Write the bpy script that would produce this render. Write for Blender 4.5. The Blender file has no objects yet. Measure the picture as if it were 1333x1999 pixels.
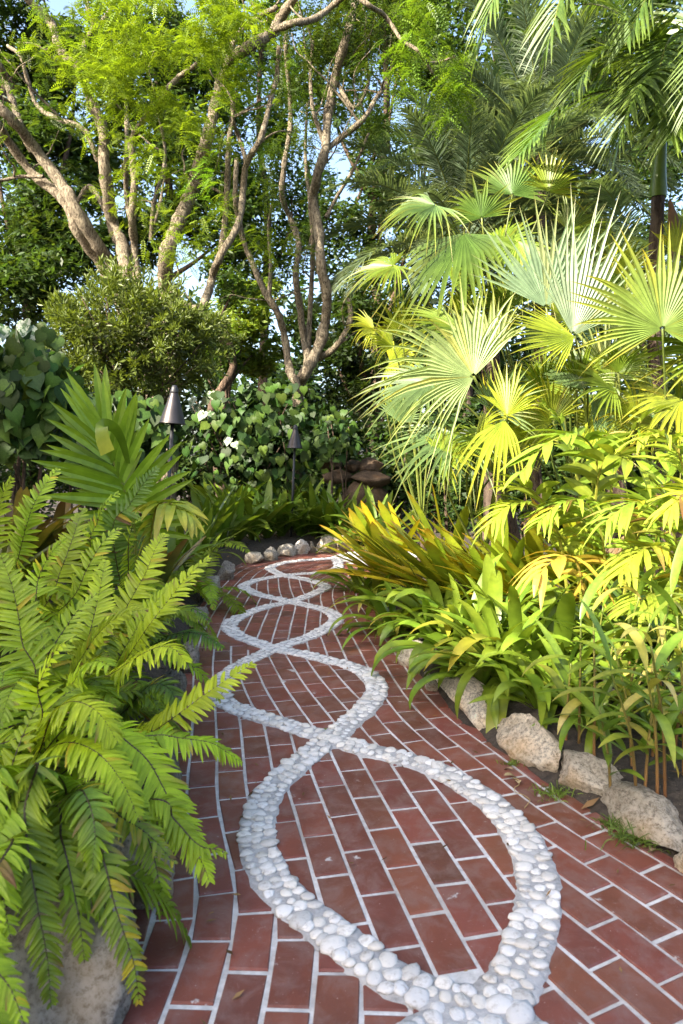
import bpy, math, random
import numpy as np
from mathutils import Vector, Matrix, noise

SC = bpy.context.scene
COL = SC.collection
PI = math.pi
R = math.radians

# ------------------------------------------------------------------ camera
FPX = 1333.0            # focal length in pixels of the 1333 x 1999 photograph (24 mm)
CAMZ = 1.25
HOR = 905.0             # pixel row of the horizon
PITCH = math.atan((999.5 - HOR) / FPX)
cam = bpy.data.cameras.new('camera')
cam.sensor_fit = 'VERTICAL'
cam.sensor_height = 36.0
cam.sensor_width = 24.0
cam.lens = 36.0 * FPX / 1999.0
cam.clip_start = 0.05
cam.clip_end = 3000.0
cam.dof.use_dof = True
cam.dof.focus_distance = 4.6
cam.dof.aperture_fstop = 5.0
camo = bpy.data.objects.new('camera', cam)
COL.objects.link(camo)
camo.location = (0, 0, CAMZ)
camo.rotation_euler = (PI / 2 - PITCH, 0, 0)
SC.camera = camo

# ------------------------------------------------------------------ sky, sun, exposure
SUN_EL, SUN_AZ = R(34), R(228)        # azimuth clockwise from +Y: behind the camera, to the left
sd = Vector((math.sin(SUN_AZ) * math.cos(SUN_EL), math.cos(SUN_AZ) * math.cos(SUN_EL), math.sin(SUN_EL)))
world = bpy.data.worlds.new('World')
SC.world = world
world.use_nodes = True
wn = world.node_tree
bg = wn.nodes['Background']
sky = wn.nodes.new('ShaderNodeTexSky')
sky.sky_type = 'NISHITA'
sky.sun_disc = False
sky.sun_elevation = SUN_EL
sky.sun_rotation = SUN_AZ
sky.dust_density = 4.0
sky.air_density = 1.0
sky.ozone_density = 1.0
wn.links.new(sky.outputs[0], bg.inputs[0])
bg.inputs[1].default_value = 0.15
sun = bpy.data.lights.new('sun', 'SUN')
sun.energy = 5.0
sun.angle = R(0.55)
sun.color = (1.0, 0.92, 0.78)
suno = bpy.data.objects.new('sun', sun)
COL.objects.link(suno)
suno.rotation_euler = sd.to_track_quat('Z', 'Y').to_euler()
vs = SC.view_settings
vs.view_transform = 'Standard'
vs.look = 'None'
vs.gamma = 1.0
vs.use_curve_mapping = False
vs.exposure = 2.05
cy = SC.cycles
cy.max_bounces = 7
cy.diffuse_bounces = 4
cy.glossy_bounces = 2
cy.transmission_bounces = 4
cy.transparent_max_bounces = 4
cy.caustics_reflective = False
cy.caustics_refractive = False
cy.sample_clamp_indirect = 6.0
cy.use_denoising = True

# ------------------------------------------------------------------ photograph pixel <-> place
_F = Vector((0, math.cos(PITCH), -math.sin(PITCH)))
_U = Vector((0, math.sin(PITCH), math.cos(PITCH)))
def ray(x, y):
    return _F * FPX + Vector((1, 0, 0)) * (x - 666.5) - _U * (y - 999.5)
def at(x, y, Y):
    "the point seen at pixel (x, y) that lies Y metres in front of the camera"
    d = ray(x, y)
    return Vector((0, 0, CAMZ)) + d * (Y / d.y)
def gp(x, y, z=0.0):
    "the point seen at pixel (x, y) at height z"
    d = ray(x, y)
    return Vector((0, 0, CAMZ)) + d * ((z - CAMZ) / d.z)

rng = np.random.default_rng(7)
random.seed(7)
def U(a, b):
    return random.uniform(a, b)

# ------------------------------------------------------------------ mesh collecting
class MB:
    "collects points, faces, a colour per point and a material number per face, then links them as ONE mesh object"
    def __init__(self):
        self.v = []; self.c = []; self.f = []; self.m = []; self.n = 0
    def add(self, verts, faces, col=(1, 1, 1), mat=0):
        verts = np.asarray(verts, float).reshape(-1, 3)
        n = len(verts)
        col = np.asarray(col, float)
        if col.ndim == 1:
            col = np.tile(col[:3], (n, 1))
        self.v.append(verts); self.c.append(col)
        for k in (faces if isinstance(faces, list) else [faces]):
            if isinstance(k, np.ndarray):
                self.f.append(k + self.n); self.m.append(np.full(len(k), mat))
            else:
                self.f.append(np.asarray([k]) + self.n); self.m.append(np.array([mat]))
        self.n += n
    def mesh(self, name, mats, smooth=False):
        v = np.concatenate(self.v) if self.v else np.zeros((0, 3))
        c = np.concatenate(self.c) if self.c else np.zeros((0, 3))
        me = bpy.data.meshes.new(name)
        me.vertices.add(len(v))
        me.vertices.foreach_set('co', v.astype(np.float32).ravel())
        tot = [np.full(len(f), f.shape[1]) for f in self.f]
        tot = np.concatenate(tot) if tot else np.zeros(0, int)
        idx = np.concatenate([f.ravel() for f in self.f]) if self.f else np.zeros(0, int)
        me.loops.add(len(idx)); me.loops.foreach_set('vertex_index', idx.astype(np.int32))
        me.polygons.add(len(tot))
        st = np.concatenate([[0], np.cumsum(tot)[:-1]]) if len(tot) else tot
        me.polygons.foreach_set('loop_start', st.astype(np.int32))
        me.polygons.foreach_set('loop_total', tot.astype(np.int32))
        me.polygons.foreach_set('material_index', np.concatenate(self.m).astype(np.int32) if self.m else tot)
        me.polygons.foreach_set('use_smooth', np.full(len(tot), smooth))
        a = me.color_attributes.new('tint', 'FLOAT_COLOR', 'POINT')
        a.data.foreach_set('color', np.hstack([c, np.ones((len(c), 1))]).astype(np.float32).ravel())
        for m in (mats if isinstance(mats, (list, tuple)) else [mats]):
            me.materials.append(m)
        me.update(calc_edges=True)
        return me
    def build(self, name, mats, parent=None, smooth=False, loc=None):
        if loc is not None:
            o = np.array(loc)
            self.v = [x - o for x in self.v]
        ob = bpy.data.objects.new(name, self.mesh(name, mats, smooth))
        if loc is not None:
            ob.location = loc
        COL.objects.link(ob)
        if parent is not None:
            ob.parent = parent
        return ob

def tag(o, label=None, cat=None, group=None, kind=None):
    if label: o['label'] = label
    if cat: o['category'] = cat
    if group: o['group'] = group
    if kind: o['kind'] = kind
    return o
def empty(name, loc, label=None, cat=None, group=None, kind=None):
    o = bpy.data.objects.new(name, None)
    o.empty_display_size = 0.1
    o.location = loc
    COL.objects.link(o)
    return tag(o, label, cat, group, kind)
def inst(name, me, mat4, parent=None):
    "an object that shares mesh data; mat4 is in the parent's space"
    o = bpy.data.objects.new(name, me)
    COL.objects.link(o)
    if parent is not None:
        o.parent = parent
    o.matrix_local = mat4
    return o
def frame(pos, ydir, zdir, s=1.0):
    "matrix whose +Y runs along ydir and whose +Z leans to zdir"
    y = Vector(ydir).normalized(); z = Vector(zdir)
    x = y.cross(z)
    if x.length < 1e-6: x = y.orthogonal()
    x.normalize(); z = x.cross(y)
    m = Matrix((x, y, z)).transposed().to_4x4()
    if isinstance(s, (int, float)): s = (s, s, s)
    m = m @ Matrix.Diagonal((*s, 1))
    m.translation = Vector(pos)
    return m
def smooth_path(P, n=8):
    "Catmull-Rom through the points (numpy, any dimension)"
    P = np.asarray(P, float)
    if len(P) < 3:
        t = np.linspace(0, 1, n + 1)[:, None]
        return P[0] * (1 - t) + P[-1] * t
    Q = np.vstack([2 * P[0] - P[1], P, 2 * P[-1] - P[-2]])
    out = []
    for i in range(len(P) - 1):
        a, b, c, d = Q[i:i + 4]
        t = np.linspace(0, 1, n, endpoint=False)[:, None]
        out.append(0.5 * (2 * b + (c - a) * t + (2 * a - 5 * b + 4 * c - d) * t ** 2 + (3 * b - a - 3 * c + d) * t ** 3))
    out.append(P[-1:])
    return np.vstack(out)
def resample(P, n):
    P = np.asarray(P, float)
    d = np.concatenate([[0], np.cumsum(np.linalg.norm(np.diff(P, axis=0), axis=1))])
    s = np.linspace(0, d[-1], n)
    return np.stack([np.interp(s, d, P[:, k]) for k in range(P.shape[1])], 1)
def unit(v):
    return v / np.maximum(np.linalg.norm(v, axis=-1, keepdims=True), 1e-9)
def fbm(p, s, o=3):
    return noise.fractal(Vector(p) * s, 0.6, 2.0, o)

# ------------------------------------------------------------------ materials
def nodes(name):
    m = bpy.data.materials.new(name)
    m.use_nodes = True
    nt = m.node_tree
    return m, nt, nt.nodes['Principled BSDF'], nt.nodes['Material Output']
def N(nt, typ, **kw):
    n = nt.nodes.new(typ)
    for k, v in kw.items():
        if k.startswith('i_'):
            n.inputs[k[2:].replace('_', ' ')].default_value = v
        else:
            setattr(n, k, v)
    return n
def mixc(nt, fac, a, b, mode='MIX'):
    n = nt.nodes.new('ShaderNodeMix'); n.data_type = 'RGBA'; n.blend_type = mode
    for sock, v in ((n.inputs[0], fac), (n.inputs[6], a), (n.inputs[7], b)):
        if hasattr(v, 'is_linked'): nt.links.new(v, sock)
        elif isinstance(v, (int, float)): sock.default_value = v
        else: sock.default_value = (*v[:3], 1)
    return n.outputs[2]
def ramp(nt, src, stops):
    n = nt.nodes.new('ShaderNodeValToRGB')
    e = n.color_ramp.elements
    while len(e) < len(stops): e.new(0.5)
    for el, (p, c) in zip(e, stops):
        el.position = p; el.color = (*c, 1) if len(c) == 3 else c
    nt.links.new(src, n.inputs[0])
    return n.outputs[0]
def tex(nt, scale, detail=4, rough=0.6, coord='Object', dist=0.0, kind='ShaderNodeTexNoise'):
    tc = nt.nodes.new('ShaderNodeTexCoord')
    if kind == 'ShaderNodeTexNoise':
        t = N(nt, kind, i_Scale=scale, i_Detail=detail, i_Roughness=rough, i_Distortion=dist)
    else:
        t = N(nt, kind, i_Scale=scale)
    if coord == 'World':
        g = nt.nodes.new('ShaderNodeNewGeometry'); nt.links.new(g.outputs['Position'], t.inputs['Vector'])
    else:
        nt.links.new(tc.outputs[coord], t.inputs['Vector'])
    return t
def bump(nt, src, bsdf, strength=0.4, dist=0.01):
    b = N(nt, 'ShaderNodeBump', i_Strength=strength, i_Distance=dist)
    nt.links.new(src, b.inputs['Height']); nt.links.new(b.outputs[0], bsdf.inputs['Normal'])

def leaf_material(name, rough=0.42, trans=0.38, gain=1.0, spec=0.4, var=0.25, spots=0.0, tscale=(1.25, 1.2, 0.5)):
    "thin leaf: own colour from the mesh's tint, a little per-object and per-spot variety, light passing through"
    m, nt, b, out = nodes(name)
    at_ = N(nt, 'ShaderNodeAttribute', attribute_name='tint')
    oi = nt.nodes.new('ShaderNodeObjectInfo')
    hsv = nt.nodes.new('ShaderNodeHueSaturation')
    mr = N(nt, 'ShaderNodeMapRange'); mr.inputs[3].default_value = 1 - var; mr.inputs[4].default_value = 1 + var
    nt.links.new(oi.outputs['Random'], mr.inputs[0]); nt.links.new(mr.outputs[0], hsv.inputs['Value'])
    mh = N(nt, 'ShaderNodeMapRange'); mh.inputs[3].default_value = 0.5 - var * 0.06; mh.inputs[4].default_value = 0.5 + var * 0.06
    mu = N(nt, 'ShaderNodeMath', operation='FRACT')
    mm = N(nt, 'ShaderNodeMath', operation='MULTIPLY'); mm.inputs[1].default_value = 7.31
    nt.links.new(oi.outputs['Random'], mm.inputs[0]); nt.links.new(mm.outputs[0], mu.inputs[0]); nt.links.new(mu.outputs[0], mh.inputs[0])
    nt.links.new(mh.outputs[0], hsv.inputs['Hue'])
    t = tex(nt, 9.0, 3, 0.6)
    c0 = mixc(nt, 1.0, at_.outputs['Color'], ramp(nt, t.outputs[0], [(0.3, (0.74, 0.78, 0.7)), (0.7, (1.2, 1.18, 1.1))]), 'MULTIPLY')
    nt.links.new(c0, hsv.inputs['Color'])
    c = hsv.outputs[0]
    if spots:
        t2 = tex(nt, 23.0, 2, 0.5)
        c = mixc(nt, ramp(nt, t2.outputs[0], [(0.66, (0, 0, 0)), (0.74, (spots,) * 3)]), c, (0.16, 0.09, 0.035))
    g = mixc(nt, 1.0, c, (gain,) * 3, 'MULTIPLY')
    nt.links.new(g, b.inputs['Base Color'])
    b.inputs['Roughness'].default_value = rough
    b.inputs['Specular IOR Level'].default_value = spec
    tr = nt.nodes.new('ShaderNodeBsdfTranslucent')
    nt.links.new(mixc(nt, 1.0, g, tscale, 'MULTIPLY'), tr.inputs['Color'])
    mx = nt.nodes.new('ShaderNodeMixShader'); mx.inputs[0].default_value = trans
    nt.links.new(b.outputs[0], mx.inputs[1]); nt.links.new(tr.outputs[0], mx.inputs[2])
    nt.links.new(mx.outputs[0], out.inputs['Surface'])
    return m
M = {}
M['fern'] = leaf_material('fern_leaf', 0.42, 0.36, var=0.16, spec=0.3)
M['leaf'] = leaf_material('leaf', 0.42, 0.38)
M['gloss'] = leaf_material('glossy_leaf', 0.34, 0.32, spec=0.35)
M['fan'] = leaf_material('fan_palm_leaf', 0.42, 0.36, var=0.12, spec=0.35)
M['tree'] = leaf_material('tree_leaf', 0.5, 0.45, var=0.1)
M['brom'] = leaf_material('bromeliad_leaf', 0.34, 0.28, spec=0.4, spots=0.3, tscale=(1.3, 1.15, 0.4))
M['dry'] = leaf_material('dry_leaf', 0.7, 0.2, spec=0.15, tscale=(1.1, 1.0, 0.8))

def bark_material(name, a, b_, c_, scale=6.0):
    m, nt, b, out = nodes(name)
    mp = nt.nodes.new('ShaderNodeMapping'); mp.inputs['Scale'].default_value = (1, 1, 0.22)
    tc = nt.nodes.new('ShaderNodeTexCoord')
    t = N(nt, 'ShaderNodeTexNoise', i_Scale=scale * 4, i_Detail=6.0, i_Roughness=0.7)
    nt.links.new(tc.outputs['Object'], mp.inputs[0]); nt.links.new(mp.outputs[0], t.inputs[0])
    t2 = tex(nt, scale * 0.55, 4, 0.6)
    c = mixc(nt, ramp(nt, t2.outputs[0], [(0.36, (0, 0, 0)), (0.64, (1, 1, 1))]), a, b_)
    c = mixc(nt, ramp(nt, t.outputs[0], [(0.4, (1, 1, 1)), (0.56, (0, 0, 0))]), c, c_)
    at_ = N(nt, 'ShaderNodeAttribute', attribute_name='tint')
    c = mixc(nt, 1.0, c, at_.outputs['Color'], 'MULTIPLY')
    nt.links.new(c, b.inputs['Base Color'])
    b.inputs['Roughness'].default_value = 0.9
    b.inputs['Specular IOR Level'].default_value = 0.15
    bump(nt, t.outputs[0], b, 1.0, 0.05)
    return m
M['bark'] = bark_material('tan_bark', (0.34, 0.285, 0.195), (0.19, 0.155, 0.11), (0.07, 0.052, 0.036), 11.0)
M['dark_bark'] = bark_material('dark_bark', (0.15, 0.10, 0.07), (0.09, 0.065, 0.045), (0.04, 0.028, 0.02))
M['palm_bark'] = bark_material('palm_bark', (0.13, 0.095, 0.07), (0.085, 0.06, 0.045), (0.035, 0.022, 0.016), 4.0)

# ------------------------------------------------------------------ shape helpers
def tube(mb, P, rad, sides=8, col=(1, 1, 1), mat=0, wob=0.0, cap=True, seed=0.0):
    "a tapering tube round a polyline; rad per point"
    P = np.asarray(P, float); n = len(P)
    rad = np.broadcast_to(np.asarray(rad, float), (n,)).copy()
    T = unit(np.gradient(P, axis=0))
    ref = np.array([0.31, 0.17, 0.93]) if abs(T[0][2]) < 0.9 else np.array([1.0, 0.1, 0.0])
    A = unit(np.cross(T, ref)); B = np.cross(T, A)
    a = np.linspace(0, 2 * PI, sides, endpoint=False)
    ring = np.cos(a)[None, :, None] * A[:, None, :] + np.sin(a)[None, :, None] * B[:, None, :]
    rr = np.repeat(rad[:, None], sides, 1)
    if wob:
        for i in range(n):
            for j in range(sides):
                q = P[i] + ring[i, j] * rad[i]
                rr[i, j] *= 1 + wob * noise.noise(Vector(q) * (0.55 / max(rad[i], 0.02)) + Vector((seed, 0, 0)))
    V = P[:, None, :] + ring * rr[:, :, None]
    i = np.arange(n - 1)[:, None]; j = np.arange(sides)[None, :]
    j2 = (j + 1) % sides
    F = np.stack([i * sides + j, i * sides + j2, (i + 1) * sides + j2, (i + 1) * sides + j], -1).reshape(-1, 4)
    V = V.reshape(-1, 3)
    c = np.asarray(col, float)
    if c.ndim == 2: c = np.repeat(c, sides, 0)
    fs = [F]
    mb.add(V, fs, c, mat)
    if cap:
        mb.f.append(np.array([[mb.n - 1 - k for k in range(sides)][::-1]])); mb.m.append(np.array([mat]))
    return mb

def ribbons(mb, base, direc, side, up, L, W, prof, droop, fold, col0, col1, mat=0, curl=0.0):
    """many leaf blades at once: base, direc, side, up are (n,3); L, W (n,); prof list of (t, half-width share);
    droop lowers the tip (world z, share of L), fold lifts the edges into a V, curl bends along up"""
    n = len(base); k = len(prof)
    t = np.array([p[0] for p in prof]); w = np.array([p[1] for p in prof])
    L = np.broadcast_to(L, (n,)); W = np.broadcast_to(W, (n,))
    droop = np.broadcast_to(droop, (n,)); curl = np.broadcast_to(curl, (n,))
    mid = base[:, None, :] + direc[:, None, :] * (L[:, None] * t[None, :])[:, :, None]
    mid = mid + up[:, None, :] * (curl[:, None] * L[:, None] * (t ** 2)[None, :])[:, :, None]
    mid[:, :, 2] -= droop[:, None] * L[:, None] * (t ** 2)[None, :]
    off = side[:, None, :] * (W[:, None] * w[None, :])[:, :, None]
    lift = up[:, None, :] * (fold * W[:, None] * w[None, :])[:, :, None]
    V = np.stack([mid - off + lift, mid, mid + off + lift], 2)     # n,k,3,3
    c0 = np.asarray(col0, float); c1 = np.asarray(col1, float)
    if c0.ndim == 1: c0 = np.tile(c0, (n, 1))
    if c1.ndim == 1: c1 = np.tile(c1, (n, 1))
    C = c0[:, None, :] * (1 - t[None, :, None] ** 1.5) + c1[:, None, :] * t[None, :, None] ** 1.5
    C = np.repeat(C[:, :, None, :], 3, 2)
    C[:, :, 1, :] *= 1.12
    i = np.arange(k - 1)[:, None]; s = np.arange(2)[None, :]
    F = np.stack([i * 3 + s, i * 3 + s + 1, (i + 1) * 3 + s + 1, (i + 1) * 3 + s], -1).reshape(-1, 4)
    F = (F[None] + (np.arange(n) * k * 3)[:, None, None]).reshape(-1, 4)
    mb.add(V.reshape(-1, 3), F, C.reshape(-1, 3), mat)
# ================================================================== the path
def g2(pts):
    return np.array([gp(x, y)[:2] for x, y in pts])
LB = [  # left band of each loop, near to far, pixels of the photograph
    [(1120, 2230), (1075, 2090), (1010, 2010), (955, 1968)],
    [(955, 1968), (850, 1946), (740, 1893), (640, 1815), (560, 1752), (513, 1685), (502, 1625), (520, 1555), (570, 1502), (618, 1462), (650, 1441)],
    [(650, 1441), (608, 1431), (560, 1415), (515, 1402), (470, 1386), (440, 1372), (428, 1350), (440, 1322), (472, 1297), (506, 1280), (533, 1267)],
    [(533, 1267), (512, 1259), (479, 1247), (455, 1234), (447, 1222), (458, 1210), (482, 1198), (512, 1187), (542, 1180), (563, 1175)],
    [(563, 1175), (542, 1169), (512, 1163), (484, 1153), (476, 1144), (494, 1135), (521, 1129), (553, 1124)],
    [(553, 1124), (537, 1117), (527, 1109), (542, 1102), (573, 1096), (611, 1093), (652, 1090)],
    [(652, 1090), (664, 1085), (690, 1079), (730, 1075)]]
RB = [
    [(700, 2230), (760, 2090), (850, 2015), (955, 1968)],
    [(955, 1968), (1008, 1905), (1040, 1810), (1050, 1730), (1030, 1655), (985, 1592), (930, 1547), (860, 1507), (780, 1480), (700, 1460), (650, 1441)],
    [(650, 1441), (677, 1414), (713, 1384), (734, 1354), (731, 1330), (710, 1312), (674, 1297), (635, 1288), (590, 1277), (556, 1271), (533, 1267)],
    [(533, 1267), (566, 1256), (602, 1244), (632, 1229), (655, 1213), (653, 1201), (632, 1190), (599, 1182), (563, 1175)],
    [(563, 1175), (590, 1168), (617, 1157), (635, 1148), (629, 1141), (602, 1133), (577, 1128), (553, 1124)],
    [(553, 1124), (582, 1121), (616, 1119), (645, 1115), (660, 1108), (659, 1098), (652, 1090)],
    [(652, 1090), (690, 1088), (740, 1086)]]
LBG = [smooth_path(g2(b), 8) for b in LB]
RBG = [smooth_path(g2(b), 8) for b in RB]
EDGE_L = smooth_path(g2([(-130, 2400), (150, 2050), (265, 1850), (318, 1720), (335, 1600), (338, 1480), (355, 1380), (372, 1290), (385, 1235), (408, 1175), (438, 1128), (470, 1103), (510, 1090), (565, 1080), (620, 1073), (680, 1066), (780, 1058)]), 8)
EDGE_R = smooth_path(g2([(1750, 2100), (1480, 1815), (1333, 1704), (1200, 1622), (1085, 1553), (985, 1483), (890, 1413), (828, 1340), (775, 1268), (735, 1205), (712, 1160), (720, 1125), (760, 1105), (840, 1090)]), 8)
REF_L = g2([(440, 2400), (500, 2020), (546, 1830), (548, 1740), (500, 1620), (480, 1555), (476, 1480), (468, 1405), (456, 1340), (450, 1276), (457, 1231), (480, 1174), (522, 1117), (560, 1102), (620, 1092), (690, 1083), (800, 1076)])
REF_R = g2([(1750, 2040), (1530, 1885), (1268, 1716), (1170, 1656), (1087, 1603), (1013, 1549), (949, 1496), (891, 1451), (832, 1404), (783, 1347), (734, 1268), (704, 1222), (684, 1192), (672, 1165), (676, 1142), (705, 1122), (780, 1105)])
REF_IN = [None,
    g2([(1000, 2000), (940, 1895), (821, 1686), (703, 1479), (660, 1400)]),
    g2([(660, 1500), (611, 1417), (560, 1345), (527, 1285), (510, 1250)]),
    g2([(520, 1285), (530, 1252), (541, 1215), (551, 1186), (556, 1165)]),
    g2([(556, 1190), (550, 1166), (545, 1150), (543, 1129), (544, 1115)]),
    g2([(500, 1135), (557, 1119), (600, 1104), (640, 1092), (690, 1080)])]

class Flow:
    "a reference line and its parallels: (s, t) -> place; t > 0 lies to the right of the walking direction"
    def __init__(self, P, smooth=12):
        P = smooth_path(P, 10)
        n = int(np.linalg.norm(np.diff(P, axis=0), axis=1).sum() / 0.03)
        P = resample(P, n)
        if smooth:
            for _ in range(int(smooth)):
                P[1:-1] = (P[:-2] + 2 * P[1:-1] + P[2:]) / 4
        self.P = P
        self.s = np.concatenate([[0], np.cumsum(np.linalg.norm(np.diff(P, axis=0), axis=1))])
        T = unit(np.gradient(P, axis=0))
        for _ in range(8):
            T[1:-1] = (T[:-2] + 2 * T[1:-1] + T[2:]) / 4
        T = unit(T)
        self.Nn = np.stack([T[:, 1], -T[:, 0]], 1)
    def __call__(self, s, t):
        p = np.array([np.interp(s, self.s, self.P[:, k]) for k in (0, 1)])
        n = np.array([np.interp(s, self.s, self.Nn[:, k]) for k in (0, 1)])
        n /= np.linalg.norm(n)
        return p + n * t

def nearest(poly, p):
    d = poly - p
    i = int(np.argmin((d * d).sum(1)))
    j = min(max(i, 1), len(poly) - 2)
    T = poly[j + 1] - poly[j - 1]
    T = T / np.linalg.norm(T)
    nrm = np.array([T[1], -T[0]])
    return poly[i], nrm, float(np.dot(p - poly[i], nrm)), float(np.linalg.norm(d[i])), (i in (0, len(poly) - 1))
def clip(poly, p, n):
    "keep the part of a convex polygon where (q - p).n >= 0"
    out = []
    for a, b in zip(poly, poly[1:] + poly[:1]):
        da, db = np.dot(a - p, n), np.dot(b - p, n)
        if da >= 0: out.append(a)
        if (da >= 0) != (db >= 0):
            out.append(a + (b - a) * (da / (da - db)))
    return out
def area(q):
    return 0.5 * abs(sum(a[0] * b[1] - a[1] * b[0] for a, b in zip(q, q[1:] + q[:1])))
BL_, BW, GAP = 0.228, 0.1125, 0.0125
ALL_L = np.vstack(LBG); ALL_R = np.vstack(RBG)
def side_of(polys, p):
    "signed distance to the nearest band of this side (right positive)"
    best = min((nearest(b, p) for b in polys), key=lambda r: r[3])
    return best
bricks = []
def lay(flow, keep, s0, t0, t1, ph=0.0):
    ns = int((flow.s[-1]) / BL_) + 1
    for j in range(t0, t1):
        for i in range(-1, ns):
            sa = i * BL_ + (0.5 * BL_ if j % 2 else 0) + ph
            if sa < s0 or sa + BL_ > flow.s[-1]: continue
            e = 0.0015
            q = [flow(sa + GAP / 2 + U(-e, e), j * BW + GAP / 2), flow(sa + BL_ - GAP / 2 + U(-e, e), j * BW + GAP / 2),
                 flow(sa + BL_ - GAP / 2 + U(-e, e), (j + 1) * BW - GAP / 2), flow(sa + GAP / 2 + U(-e, e), (j + 1) * BW - GAP / 2)]
            q = [x + np.array([U(-e, e), U(-e, e)]) for x in q]
            c = sum(q) / 4
            if c[1] < 0.9 or c[1] > 13 or abs(c[0]) > 4.5: continue
            q = keep(q, c)
            if q and len(q) >= 3 and area(q) > 0.0012:
                bricks.append(q)
def keep_left(q, c):
    _, n, d, r, _e = nearest(EDGE_L, c)
    if d < -0.22: return None
    for b in LBG:
        p, n, d, r, end = nearest(b, c)
        if r < 0.26 and not end:
            q = clip(q, p, -n)
            if len(q) < 3: return None
            c = sum(q) / len(q)
    if min((nearest(b, c) for b in LBG), key=lambda r: r[3])[2] > 0.0: return None
    return q
def keep_right(q, c):
    _, n, d, r, _e = nearest(EDGE_R, c)
    if d > 0.1: return None
    for b in RBG:
        p, n, d, r, end = nearest(b, c)
        if r < 0.26 and not end:
            q = clip(q, p, n)
            if len(q) < 3: return None
            c = sum(q) / len(q)
    if min((nearest(b, c) for b in RBG), key=lambda r: r[3])[2] < 0.0: return None
    return q
def keep_in(k):
    poly = np.vstack([LBG[k], RBG[k][::-1]])
    def inside(p):
        x, y = p; r = False
        for (x0, y0), (x1, y1) in zip(poly, np.roll(poly, -1, 0)):
            if (y0 > y) != (y1 > y) and x < (x1 - x0) * (y - y0) / (y1 - y0) + x0: r = not r
        return r
    def f(q, c):
        if not any(inside(p) for p in q + [c]): return None
        for b, sg in ((LBG[k], 1), (RBG[k], -1)):
            p, n, d, r, end = nearest(b, c)
            if r < 0.26:
                q = clip(q, p, n * sg)
                if len(q) < 3: return None
                c = sum(q) / len(q)
        return q if inside(c) else None
    return f
lay(Flow(REF_L, 70), keep_left, 0, -14, 8)
lay(Flow(REF_R), keep_right, 0, -9, 5)
for k in range(1, 6):
    lay(Flow(REF_IN[k], False), keep_in(k), 0, -7, 7, 0.06)

# materials of the paving
m, nt, b, out = nodes('red_quarry_paver')
t = tex(nt, 5.0, 4, 0.6, 'World'); t2 = tex(nt, 420.0, 2, 0.6, 'World'); oi = nt.nodes.new('ShaderNodeObjectInfo')
at_ = N(nt, 'ShaderNodeAttribute', attribute_name='tint')
c = mixc(nt, ramp(nt, t.outputs[0], [(0.3, (0, 0, 0)), (0.7, (1, 1, 1))]), (0.128, 0.037, 0.023), (0.182, 0.056, 0.034))
c = mixc(nt, 1.0, c, at_.outputs['Color'], 'MULTIPLY')
c = mixc(nt, ramp(nt, t2.outputs[0], [(0.35, (0.25, 0.25, 0.25)), (0.6, (0, 0, 0))]), c, (0.09, 0.03, 0.025))
t3 = tex(nt, 30.0, 6, 0.75, 'World', 0.8)
c = mixc(nt, ramp(nt, t3.outputs[0], [(0.62, (0, 0, 0)), (0.72, (0.35, 0.35, 0.35))]), c, (0.42, 0.33, 0.31))
tf = tex(nt, 11.0, 5, 0.7, 'World', 0.5)
c = mixc(nt, ramp(nt, tf.outputs[0], [(0.45, (0, 0, 0)), (0.72, (0.5, 0.5, 0.5))]), c, (0.21, 0.15, 0.135))
tg = tex(nt, 2.2, 4, 0.6, 'World', 0.3)
c = mixc(nt, ramp(nt, tg.outputs[0], [(0.5, (0, 0, 0)), (0.72, (0.3, 0.3, 0.3))]), c, (0.06, 0.03, 0.025))
t4 = tex(nt, 7.5, 6, 0.62, 'World', 0.3)
c = mixc(nt, ramp(nt, t4.outputs[0], [(0.665, (0, 0, 0)), (0.70, (0.85, 0.85, 0.85))]), c, (0.42, 0.41, 0.40))
t5 = tex(nt, 170.0, 1, 0.5, 'World')
c = mixc(nt, ramp(nt, t5.outputs[0], [(0.76, (0, 0, 0)), (0.80, (0.6, 0.6, 0.6))]), c, (0.5, 0.44, 0.42))
nt.links.new(c, b.inputs['Base Color'])
nt.links.new(ramp(nt, t.outputs[0], [(0.3, (0.42,) * 3), (0.7, (0.6,) * 3)]), b.inputs['Roughness'])
b.inputs['Specular IOR Level'].default_value = 0.4
bump(nt, t3.outputs[0], b, 0.35, 0.004)
M['brick'] = m
m, nt, b, out = nodes('white_grout')
t = tex(nt, 40.0, 5, 0.7, 'World'); t2 = tex(nt, 3.0, 3, 0.6, 'World')
c = mixc(nt, ramp(nt, t.outputs[0], [(0.3, (0, 0, 0)), (0.75, (1, 1, 1))]), (0.34, 0.335, 0.325), (0.62, 0.61, 0.60))
c = mixc(nt, ramp(nt, t2.outputs[0], [(0.42, (0, 0, 0)), (0.68, (0.75, 0.75, 0.75))]), c, (0.21, 0.185, 0.16))
nt.links.new(c, b.inputs['Base Color']); b.inputs['Roughness'].default_value = 0.9
bump(nt, t.outputs[0], b, 0.6, 0.004)
M['grout'] = m
m, nt, b, out = nodes('pebble_mortar')
t = tex(nt, 60.0, 5, 0.7, 'World'); t2 = tex(nt, 6.0, 3, 0.6, 'World')
c = mixc(nt, ramp(nt, t.outputs[0], [(0.3, (0, 0, 0)), (0.75, (1, 1, 1))]), (0.21, 0.205, 0.20), (0.42, 0.415, 0.41))
c = mixc(nt, ramp(nt, t2.outputs[0], [(0.45, (0, 0, 0)), (0.7, (0.7, 0.7, 0.7))]), c, (0.42, 0.42, 0.42))
nt.links.new(c, b.inputs['Base Color']); b.inputs['Roughness'].default_value = 0.95
bump(nt, t.outputs[0], b, 0.9, 0.006)
M['mortar'] = m
m, nt, b, out = nodes('white_limestone_pebble')
at_ = N(nt, 'ShaderNodeAttribute', attribute_name='tint'); oi = nt.nodes.new('ShaderNodeObjectInfo')
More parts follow.
